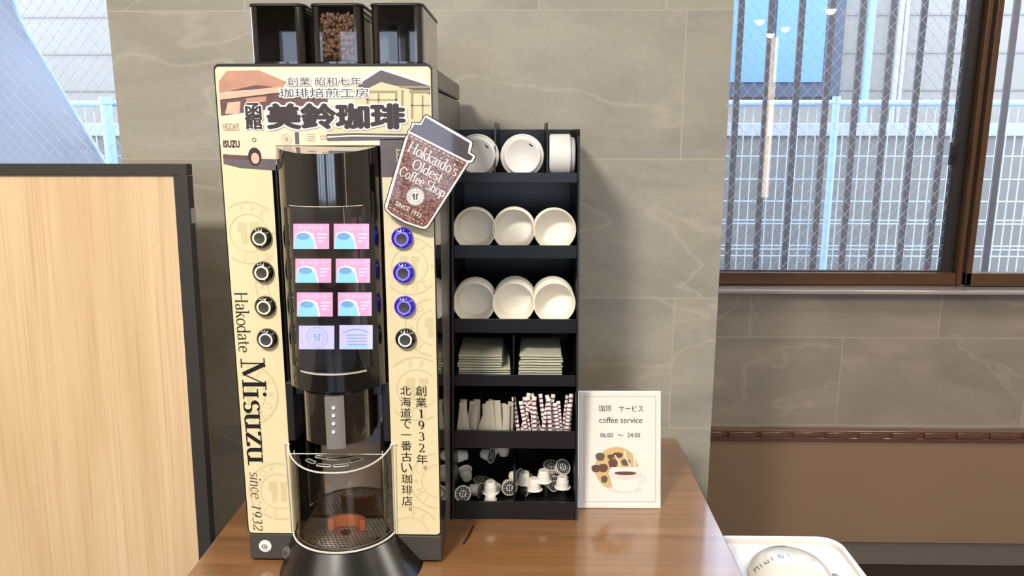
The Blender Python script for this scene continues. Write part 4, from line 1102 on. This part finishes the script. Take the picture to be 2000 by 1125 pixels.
b = MB().mat('shelf'); b.box(xa, d6 - .002, 1.44, RB - .006, tierz[5], tierz[5] + .052); b.box(d6 + .003, xb, 1.475, RB - .006, tierz[5], tierz[5] + .03); obj('rear_step', b, rk)

ORD = ['front', 'second', 'third', 'fourth', 'fifth', 'sixth', 'seventh', 'eighth']
# paper cups: axis along Y, mouth towards the camera
def cup_proto():
    t = thing('paper_cup', 'x', 'cup', (0, 0, 0))
    f_ = Frame((0, 0, 0), (1, 0, 0), (0, 0, 1))
    b = MB().mat('paper'); r0, r1, L_ = .0362, .0290, .042
    b.lathe([(r0, 0), (r1, -L_), (r1 - .0006, -L_), (r0 - .0008, -.001)], 40, f_)
    b.lathe([(r1 + (r0 - r1) * .12, -L_ + .006), (r1 - .003, -L_ + .005), (.0002, -L_ + .0055)], 40, f_)
    obj('cup_wall', b, t)
    b = MB().mat('paper'); b.tube([(r0 * math.cos(2 * math.pi * k / 40), 0, r0 * math.sin(2 * math.pi * k / 40)) for k in range(40)], .0013, 8, closed=True)
    obj('rim', b, t)
    return t
cup = None
def cup_stack(px, py, tier, n, word, tiername, front=.010, gap=.0085):
    global cup
    fz = tierz[tier]; cz = fz + .0376
    yf = rakeY(cz) + front
    x = at(px, py, Y=yf).x
    for k in range(n):
        if cup is None: cup = cup_proto(); o = cup
        else: o = copy_tree(cup)
        dx = math.sin(px + k * 1.3) * .0008
        o.location = (x + dx, yf + k * gap, cz + (.0003 * (k % 2)))
        o['label'] = 'white paper cup lying mouth outward, %s in the %s stack on the %s tier' % (ORD[k], word, tiername)
        o['group'] = 'paper cups on the %s tier' % tiername
for px, wd, n in ((926, 'left', 4), (1004, 'middle', 5), (1083, 'right', 3)): cup_stack(px, 450, 1, n, wd, 'second')
for px, wd, n in ((925, 'left', 7), (1004, 'middle', 8), (1082, 'right', 8)): cup_stack(px, 594, 2, n, wd, 'third')

def lid_proto():
    t = thing('cup_lid', 'x', 'lid', (0, 0, 0))
    f_ = Frame((0, 0, 0), (1, 0, 0), (0, 0, 1))
    b = MB().mat('lid')
    b.lathe([(.0372, -.003), (.0385, .0), (.0378, .003), (.0362, .004), (.0350, .0025), (.0338, .0035), (.0322, .010), (.0305, .012), (.0285, .0118), (.0275, .0108), (0, .0104)], 44, f_)
    o = obj('lid_shell', b, t, smooth=60)
    b = MB().mat('inkb'); pts = [(-.0035, -.0012), (.0035, -.0012), (.0042, 0), (.0035, .0012), (-.0035, .0012), (-.0042, 0)]
    ca, sa = math.cos(R(-35)), math.sin(R(-35)); b.flat(f_, [(.0150 + a * ca - c * sa, .0190 + a * sa + c * ca) for a, c in pts], .0109)
    obj('sip_hole', b, o)
    return t
lid = lid_proto(); used = False
def put_lid(loc, rot, label):
    global used
    o = lid if not used else copy_tree(lid); used = True
    o.location = loc; o.rotation_euler = rot; o['label'] = label; o['group'] = 'cup lids on the top tier'
zl = tierz[0] + .0392
for px, wd in ((932, 'left'), (1020, 'middle')):
    yf = rakeY(zl) + .022
    for k in range(3):
        put_lid((at(px, 297, Y=yf).x, yf + k * .006, zl), (0, R(8 if wd == 'left' else 0), 0), 'white plastic lid standing on the top tier, %s in the %s compartment' % (ORD[k], wd))
n = 11; x0 = d2 + .007; x1 = xb - .012
for k in range(n):
    t_ = k / (n - 1)
    put_lid((x0 + (x1 - x0) * t_ * .93, rakeY(zl) + .048, zl - (.0 if k < 8 else 0)), (0, R(-3), R(90)), 'white lid standing edge-on in the right top compartment, %s from the left' % ['first', 'second', 'third', 'fourth', 'fifth', 'sixth', 'seventh', 'eighth', 'ninth', 'tenth', 'eleventh'][k])

# napkins
def napkin(x0, x1, y0, y1, z, th, rot, sag):
    b = MB().mat('napkin'); nx = 10; cx_, cy_ = (x0 + x1) / 2, (y0 + y1) / 2
    R0 = []
    for j in range(nx + 1):
        t_ = j / nx; x = x0 + (x1 - x0) * t_; dz = sag * math.sin(t_ * 3.1 + .4) + sag * .8 * math.sin(t_ * 8)
        r_ = []
        for (yy_, zz_) in ((y0, th * .25), (y0 - .0012, th * .5), (y0, th * .75), (y0 + .004, th), (y1, th), (y1, 0), (y0 + .004, 0)):
            v = Vector((x - cx_, yy_ - cy_, 0)); v.rotate(Matrix.Rotation(R(rot), 3, 'Z')); r_.append(Vector((v.x + cx_, v.y + cy_, z + zz_ + dz)))
        R0.append(r_)
    b.loft(R0); return b
z = tierz[3] + .0012
for side, (xA, xB) in (('left', (K(890, 720)[0], K(997, 720)[0])), ('right', (K(1011, 720)[0], K(1102, 720)[0]))):
    rnd = random.Random(5 if side == 'left' else 9); z = tierz[3] + .0014
    for k in range(9):
        rot = rnd.uniform(-1.5, 1.5); sh = rnd.uniform(-.0015, .0015)
        if side == 'left' and k in (1, 2, 3): rot = 2.5; sh = .0
        yf = rakeY(z) + .010 + rnd.uniform(0, .003)
        o = obj('paper_napkin', napkin(xA + .001 + sh + .0005 * k, xB - .003 + sh - (0.012 if side == 'left' and k > 3 else 0), yf, yf + .12, z, .0042, rot, .0004))
        tag(o, 'folded off-white napkin in the %s pile on the fourth tier, %s from the bottom' % (side, ['first', 'second', 'third', 'fourth', 'fifth', 'sixth', 'seventh', 'eighth', 'ninth'][k]), 'napkin', 'napkins on the fourth tier')
        z += .0047

# stirrer packets and sugar sticks
z5 = tierz[4] + .001
COUNT = ['first', 'second', 'third', 'fourth', 'fifth', 'sixth', 'seventh', 'eighth', 'ninth', 'tenth', 'eleventh', 'twelfth', 'thirteenth', 'fourteenth', 'fifteenth', 'sixteenth', 'seventeenth', 'eighteenth', 'nineteenth', 'twentieth']
def packet_proto(name, w_, h_, m1, bands):
    b = MB().mat(m1)
    def pill(z, s): return [Vector((x, y, z)) for x, y in ((-w_ / 2, 0), (-w_ / 4, -s), (w_ / 4, -s), (w_ / 2, 0), (w_ / 4, s), (-w_ / 4, s))]
    b.loft([pill(0, .0002), pill(.006, .0014), pill(h_ - .006, .0016), pill(h_, .0002)])
    o = obj(name, b, None)
    if bands:
        mb = MB().mat('sugarband')
        for zz_ in bands: mb.loft([[Vector((x * 1.03, y * 1.15, zz_)) for x, y in ((-w_ / 2, 0), (-w_ / 4, -.0016), (w_ / 4, -.0016), (w_ / 2, 0), (w_ / 4, .0016), (-w_ / 4, .0016))], [Vector((x * 1.03, y * 1.15, zz_ + .0028)) for x, y in ((-w_ / 2, 0), (-w_ / 4, -.0016), (w_ / 4, -.0016), (w_ / 2, 0), (w_ / 4, .0016), (-w_ / 4, .0016))]], True, False)
        obj('printed_bands', mb, o)
    return o
pk = packet_proto('stirrer_packet', .0125, .057, 'packet', None)
rnd = random.Random(11)
for k in range(16):
    o = pk if k == 0 else copy_tree(pk)
    row = k % 2; x = K(897, 830)[0] + (K(994, 830)[0] - K(897, 830)[0]) * k / 15
    o.location = (x, rakeY(z5) + .013 + row * .009 + rnd.uniform(0, .003), z5)
    o.rotation_euler = (R(-10 + rnd.uniform(-4, 3)), R(rnd.uniform(-7, 7) if k not in (6, 7) else 20), R(rnd.uniform(-14, 14)))
    o.scale = (1, 1, rnd.uniform(.88, 1.04))
    tag(o, 'slim beige paper packet standing on the fifth tier, %s from the left' % COUNT[k], 'packet', 'stirrer packets on the fifth tier')
sg_ = packet_proto('sugar_stick', .0072, .064, 'sugar', [.010 + .0075 * q for q in range(7)])
for k in range(20):
    o = sg_ if k == 0 else copy_tree(sg_)
    x = K(1013, 830)[0] + (K(1112, 830)[0] - K(1013, 830)[0]) * k / 19
    o.location = (x, rakeY(z5) + .012 + (k % 3) * .008, z5)
    o.rotation_euler = (R(-9 + rnd.uniform(-5, 3)), R(rnd.uniform(-16, 16) * (.5 if k in (0, 19) else 1)), R(rnd.uniform(-25, 25)))
    o.scale = (1, 1, rnd.uniform(.86, 1.1))
    tag(o, 'white and purple striped sugar stick on the fifth tier, %s from the left' % COUNT[k], 'sugar stick', 'sugar sticks on the fifth tier')

# creamer pods
def pod_proto():
    t = thing('creamer_pod', 'x', 'creamer pod', (0, 0, 0))
    b = MB().mat('pod'); b.lathe([(0, 0), (.0085, 0), (.0095, .0012), (.0100, .008), (.0112, .0085), (.0122, .0200), (.0150, .0206), (.0152, .0214)], 28)
    obj('pod_body', b, t, smooth=50)
    f_ = Frame((0, 0, .0215), (1, 0, 0), (0, 1, 0))
    b = MB().mat('foil'); b.disc(f_, (0, 0), .0152, .0, 28); b.add([], [])
    b.mat('podink').ring2(f_, (0, 0), .0070, .0125, .0002, 28)
    b.mat('podink'); 
    for sg in (-1, 1): b.flat(f_, [(sg * .0008, .004), (sg * .0042, .004), (sg * .0042, .001), (sg * .003, .001), (sg * .003, -.0045), (sg * .0008, -.0045)][::sg], .0002)
    b.mat('foil')
    for k in range(12): a = 2 * math.pi * k / 12; b.disc(f_, (.0098 * math.cos(a), .0098 * math.sin(a)), .0012, .0004, 6)
    obj('foil_lid', b, t)
    return t
pod = pod_proto(); first_pod = True
zf = tierz[5] + .0006
pods = [  # px, py of the pod's base centre, z of base, rotation, words
    (940, 957, zf, (0, 0, 0), 'standing upright in the left bay of the bottom tier'),
    (958, 966, zf + .0215, (180, 0, 0), 'upside down, lower of two stacked in the left bay'),
    (958, 940, zf + .0425, (180, 0, 0), 'upside down on another pod in the left bay'),
    (918, 955, zf + .012, (88, 0, 70), 'lying on its side at the left end of the bottom tier'),
    (913, 935, zf + .020, (70, 0, 200), 'tipped over behind the leftmost pods'),
    (909, 968, zf + .012, (55, 0, -10), 'tilted with printed lid showing in the front left corner'),
    (990, 945, zf + .016, (84, 0, 15), 'on its side, printed lid facing out in the left bay'),
    (998, 930, zf + .026, (78, 0, 60), 'leaning against the divider behind the lid-out pod'),
    (975, 955, zf + .012, (90, 0, -120), 'lying beside the stacked pair in the left bay'),
    (942, 885, zf + .053 + .012, (90, 0, 60), 'lying on the rear step, left of the middle'),
    (960, 885, zf + .053 + .012, (80, 0, 170), 'lying on the rear step, beside the dome shaped one'),
    (984, 889, zf + .053, (0, 0, 0), 'upright on the rear step near the divider'),
    (912, 888, zf + .053 + .012, (90, 0, -70), 'lying at the left end of the rear step'),
    (1025, 950, zf, (0, 0, 0), 'upright with printed lid at the left of the right bay'),
    (1024, 922, zf + .0435, (180, 0, 0), 'upside down behind the upright one in the right bay'),
    (1044, 934, zf + .036, (180, 0, 0), 'upside down in the middle of the right bay'),
    (1043, 950, zf + .012, (88, 0, -60), 'lying on its side in front of the right bay heap'),
    (1068, 942, zf + .015, (76, 0, 40), 'tipped with printed lid facing right in the heap'),
    (1062, 918, zf + .0215 + .031, (180, 0, 0), 'upside down at the back of the right bay'),
    (1076, 925, zf + .028, (18, 0, 0), 'upright at the back of the heap, lid showing'),
    (1090, 918, zf + .040, (52, 0, 30), 'tilted at the top right of the heap'),
    (1080, 945, zf + .010, (80, 0, 180), 'lying at the back of the right bay floor'),
    (1096, 952, zf, (0, 0, 0), 'upright at the right end, printed lid showing'),
    (1099, 930, zf + .0430, (180, 0, 0), 'upside down on the rightmost upright pod')]
for i, (px, py, z, rot, words) in enumerate(pods):
    o = pod if i == 0 else copy_tree(pod)
    p = at(px, py, Z=z)
    p.y = min(max(p.y, rakeY(TZ) + .026), 1.55)
    o.location = (p.x, p.y, z); o.rotation_euler = tuple(R(a) for a in rot)
    o['label'] = 'white creamer pod %s' % words; o['group'] = 'creamer pods on the bottom tier'

# ------------------------------------------------------------------ service sign on the table
c0, c1, ct = at(1128, 992, Z=TZ + .0005), at(1290.5, 993, Z=TZ + .0005), at(1128, 763, Y=1.352)
fs2 = Frame(c0, (1, (c1.y - c0.y) / (c1.x - c0.x), 0), (0, ct.y - c0.y, ct.z - c0.z)); S = fs2.p
sg = thing('service_sign', 'white coffee service sign in an acrylic stand right of the cup rack', 'sign', ((c0.x + c1.x) / 2, c0.y, TZ))
W_ = (c1 - c0).length; H_ = (ct - c0).length
b = MB().mat('cardedge'); b.prism(fs2, [(0, 0), (W_, 0), (W_, H_), (0, H_)], -.003, 0)
b.prism(Frame(c0, fs2.u, (0, 1, 0)), [(0, .002), (W_, .002), (W_, .07), (0, .07)], 0, .002)
obj('acrylic_stand', b, sg, .0005)
b = MB().mat('card'); b.prism(fs2, [(.003, .003), (W_ - .003, .003), (W_ - .003, H_ - .003), (.003, H_ - .003)], .0001, .0005)
card = obj('printed_sheet', b, sg)
b = MB().mat('line')
def ln(x0, y0, x1, y1):
    b.flat(fs2, [S(x0, y1), S(x1, y1), S(x1, y0), S(x0, y0)], .0008)
for x0, y0, x1, y1 in ((1140, 774, 1280, 774.7), (1140.5, 979.5, 1281, 980.3), (1140, 774, 1140.7, 980), (1280, 774, 1280.8, 980)): ln(x0, y0, x1, y1)
obj('border_line', b, card)
b = MB().mat('inkb')
lay(b, fs2, font_shape('珈琲', .016), pbox(fs2, 1169, 791, 1194, 804), c=.0009)
lay(b, fs2, font_shape('サービス', .014), pbox(fs2, 1208, 792, 1256, 804), c=.0009)
lay(b, fs2, font_shape('coffee service', .012), pbox(fs2, 1170, 815, 1254, 826), c=.0009)
lay(b, fs2, font_shape('06:00', .0), pbox(fs2, 1172, 845.5, 1197, 854), c=.0009)
lay(b, fs2, font_shape('24:00', .0), pbox(fs2, 1225, 845.5, 1250, 854), c=.0009)
lay(b, fs2, font_shape('〜', .01), pbox(fs2, 1206, 848, 1217, 852), c=.0009)
obj('lettering', b, card)
b = MB()
u_ = (S(1210, 900)[0] - S(1110, 900)[0]) / 100
b.mat('tan').disc(fs2, S(1204, 915), 42 * u_, .0009, 40)
def blob(m_, x, y, rx, ry, c=.0012, n=20, wob=.08, ph=0):
    p = S(x, y); b.mat(m_).flat(fs2, [(p[0] + rx * u_ * math.cos(t_) * (1 + wob * math.sin(3 * t_ + ph)), p[1] + ry * u_ * math.sin(t_) * (1 + wob * math.cos(2 * t_ + ph))) for t_ in [2 * math.pi * k / n for k in range(n)]], c)
blob('olive', 1172, 892, 9, 8.5); blob('plum', 1164, 915, 9, 8); blob('plum', 1178, 914, 9, 9, .0013); blob('olive', 1180, 936, 6.5, 7.5); blob('plum', 1197, 905, 9, 10); blob('plum', 1206, 889, 10, 6, .0013); blob('olive', 1222, 903, 9, 7); blob('plum', 1192, 892, 6, 5, .0014)
b.mat('plum').flat(fs2, [S(*p) for p in ((1187, 925), (1192, 912), (1198, 916), (1196, 940), (1194, 943))][::-1], .0013)
b.mat('card'); b.flat(fs2, [S(*p) for p in ((1190, 917), (1194, 912), (1250, 912), (1252, 925), (1246, 950), (1236, 960), (1210, 960), (1196, 950), (1190, 930))][::-1], .0016)
blob('faint', 1220, 925, 33, 12, .0017, 28, 0); b.mat('card').disc(fs2, S(1220, 922), 30 * u_, .0018, 28, 8 * u_)
blob('plum', 1221, 924, 22, 3.6, .0021, 28, 0)
b.mat('card')
for pts in (((1199, 889), (1204, 896), (1208, 906), (1209, 913)), ((1218, 880), (1219, 892), (1225, 902), (1229, 912)), ((1231, 880), (1236, 890), (1238, 900), (1238, 912))):
    for k in range(len(pts) - 1):
        (x0, y0), (x1, y1) = pts[k], pts[k + 1]; b.flat(fs2, [S(x0, y0), S(x1, y1), S(x1 + 3, y1), S(x0 + 3, y0)], .0020)
blob('faint', 1220, 955, 34, 6, .0013, 28, 0); b.mat('faint').ring2(fs2, S(1254, 935), 5 * u_, 8 * u_, .0014, 20)
obj('cup_picture', b, card, label='printed tan disc with brown beans and white cup')

# ------------------------------------------------------------------ waste bin
BZ = .655
bA, bB = at(1412, 1043, Z=BZ), at(1655, 1049, Z=BZ)
bw = .245; bx = .352; by1 = (bA.y + bB.y) / 2; bx1 = at(1668, 1090, Z=BZ).x
bn = thing('waste_bin', 'white plastic waste bin with a domed lid at the table corner', 'bin', ((bx + bx1) / 2, by1 - .16, 0))
xc_, yc_ = (bx + bx1) / 2, by1 - .16; hx, hy = (bx1 - bx) / 2, .16
def rr(s, z, r=.04, e=0): return [Vector((x, y, z)) for x, y in rrect(xc_ - hx * s - e, xc_ + hx * s + e, yc_ - hy * s - e, yc_ + hy * s + e, r * s)]
b = MB().mat('binwhite'); b.loft([rr(.8, .0), rr(.95, BZ - .04)]); obj('bin_body', b, bn)
b = MB().mat('binwhite'); b.loft([rr(.98, BZ - .039), rr(1, BZ - .03), rr(1, BZ - .004), rr(.985, BZ), rr(.92, BZ), rr(.90, BZ - .006), rr(.5, BZ - .007)], True, True); ld = obj('bin_lid', b, bn, smooth=35)
dc = at(1543, 1120, Z=BZ); dr = .074
f_ = Frame((dc.x, dc.y, BZ - .007), (1, 0, 0), (0, 1, 0))
b = MB().mat('bindome'); b.lathe([(dr, 0), (dr * .985, .008), (dr * .9, .020), (dr * .7, .032), (dr * .4, .039), (0, .041)], 44, f_); dm = obj('dome', b, ld, smooth=70)
b = MB().mat('inkb')
DP = [(0, .041), (dr * .4, .039), (dr * .7, .032), (dr * .9, .020), (dr * .985, .008), (dr, 0)]
def dome_z(r):
    for (r0_, z0_), (r1_, z1_) in zip(DP, DP[1:]):
        if r0_ <= r <= r1_: return z0_ + (z1_ - z0_) * (r - r0_) / (r1_ - r0_)
    return -.01
def dome_hit(px, py):
    d = ray(px, py); e = Vector((0, 0, EYE)); k = .9
    while k < 2.5:
        q = e + d * k
        if q.z <= BZ - .007 + dome_z(math.hypot(q.x - dc.x, q.y - dc.y)): return q
        k += .0005
for ch, px, py, sz in (('コ', 1479, 1113, .014), ('ー', 1487, 1106, .012), ('ヒ', 1496, 1099, .014), ('ー', 1508, 1092, .013), ('の', 1525, 1087, .015), ('ー', 1541, 1087, .011)):
    q = dome_hit(px, py); rd = Vector((q.x - dc.x, q.y - dc.y, 0)); r_ = rd.length; rd.normalize()
    sl = (dome_z(r_ + .002) - dome_z(r_ - .002)) / .004
    nrm = Vector((-sl * rd.x, -sl * rd.y, 1)).normalized(); up = (rd - nrm * rd.dot(nrm)).normalized(); uu = up.cross(nrm)
    v, f2 = font_cache(ch, 0); wd_ = max(q_[0] for q_ in v) - min(q_[0] for q_ in v)
    lay(b, Frame(q + nrm * .0012, uu, up), (v, f2), center=(0, 0), width=sz * wd_, c=.0004)
obj('lettering', b, dm)
b = MB().mat('inkb'); r0 = at(1630, 1119, Z=BZ); ff = Frame(Vector((r0.x, r0.y, BZ - .0065)), (.8, .1, 0), (-.1, .8, 0)); lay(b, ff, font_cache('箱', .01), center=(0, 0), width=.017, c=.0008)
obj('lettering', b, ld)

# ------------------------------------------------------------------ power cord behind the machine
b = MB().mat('inkb'); pts = [at(925, 1025, Z=TZ + .004), at(922, 1032, Z=TZ + .003), at(916, 1045, Z=TZ + .003), at(908, 1058, Z=TZ + .003), at(905, 1062, Z=TZ + .002)]
b.tube(pts, .0012, 6); tag(obj('cable', b), 'short thin black cable on the table beside the rack', 'cable')
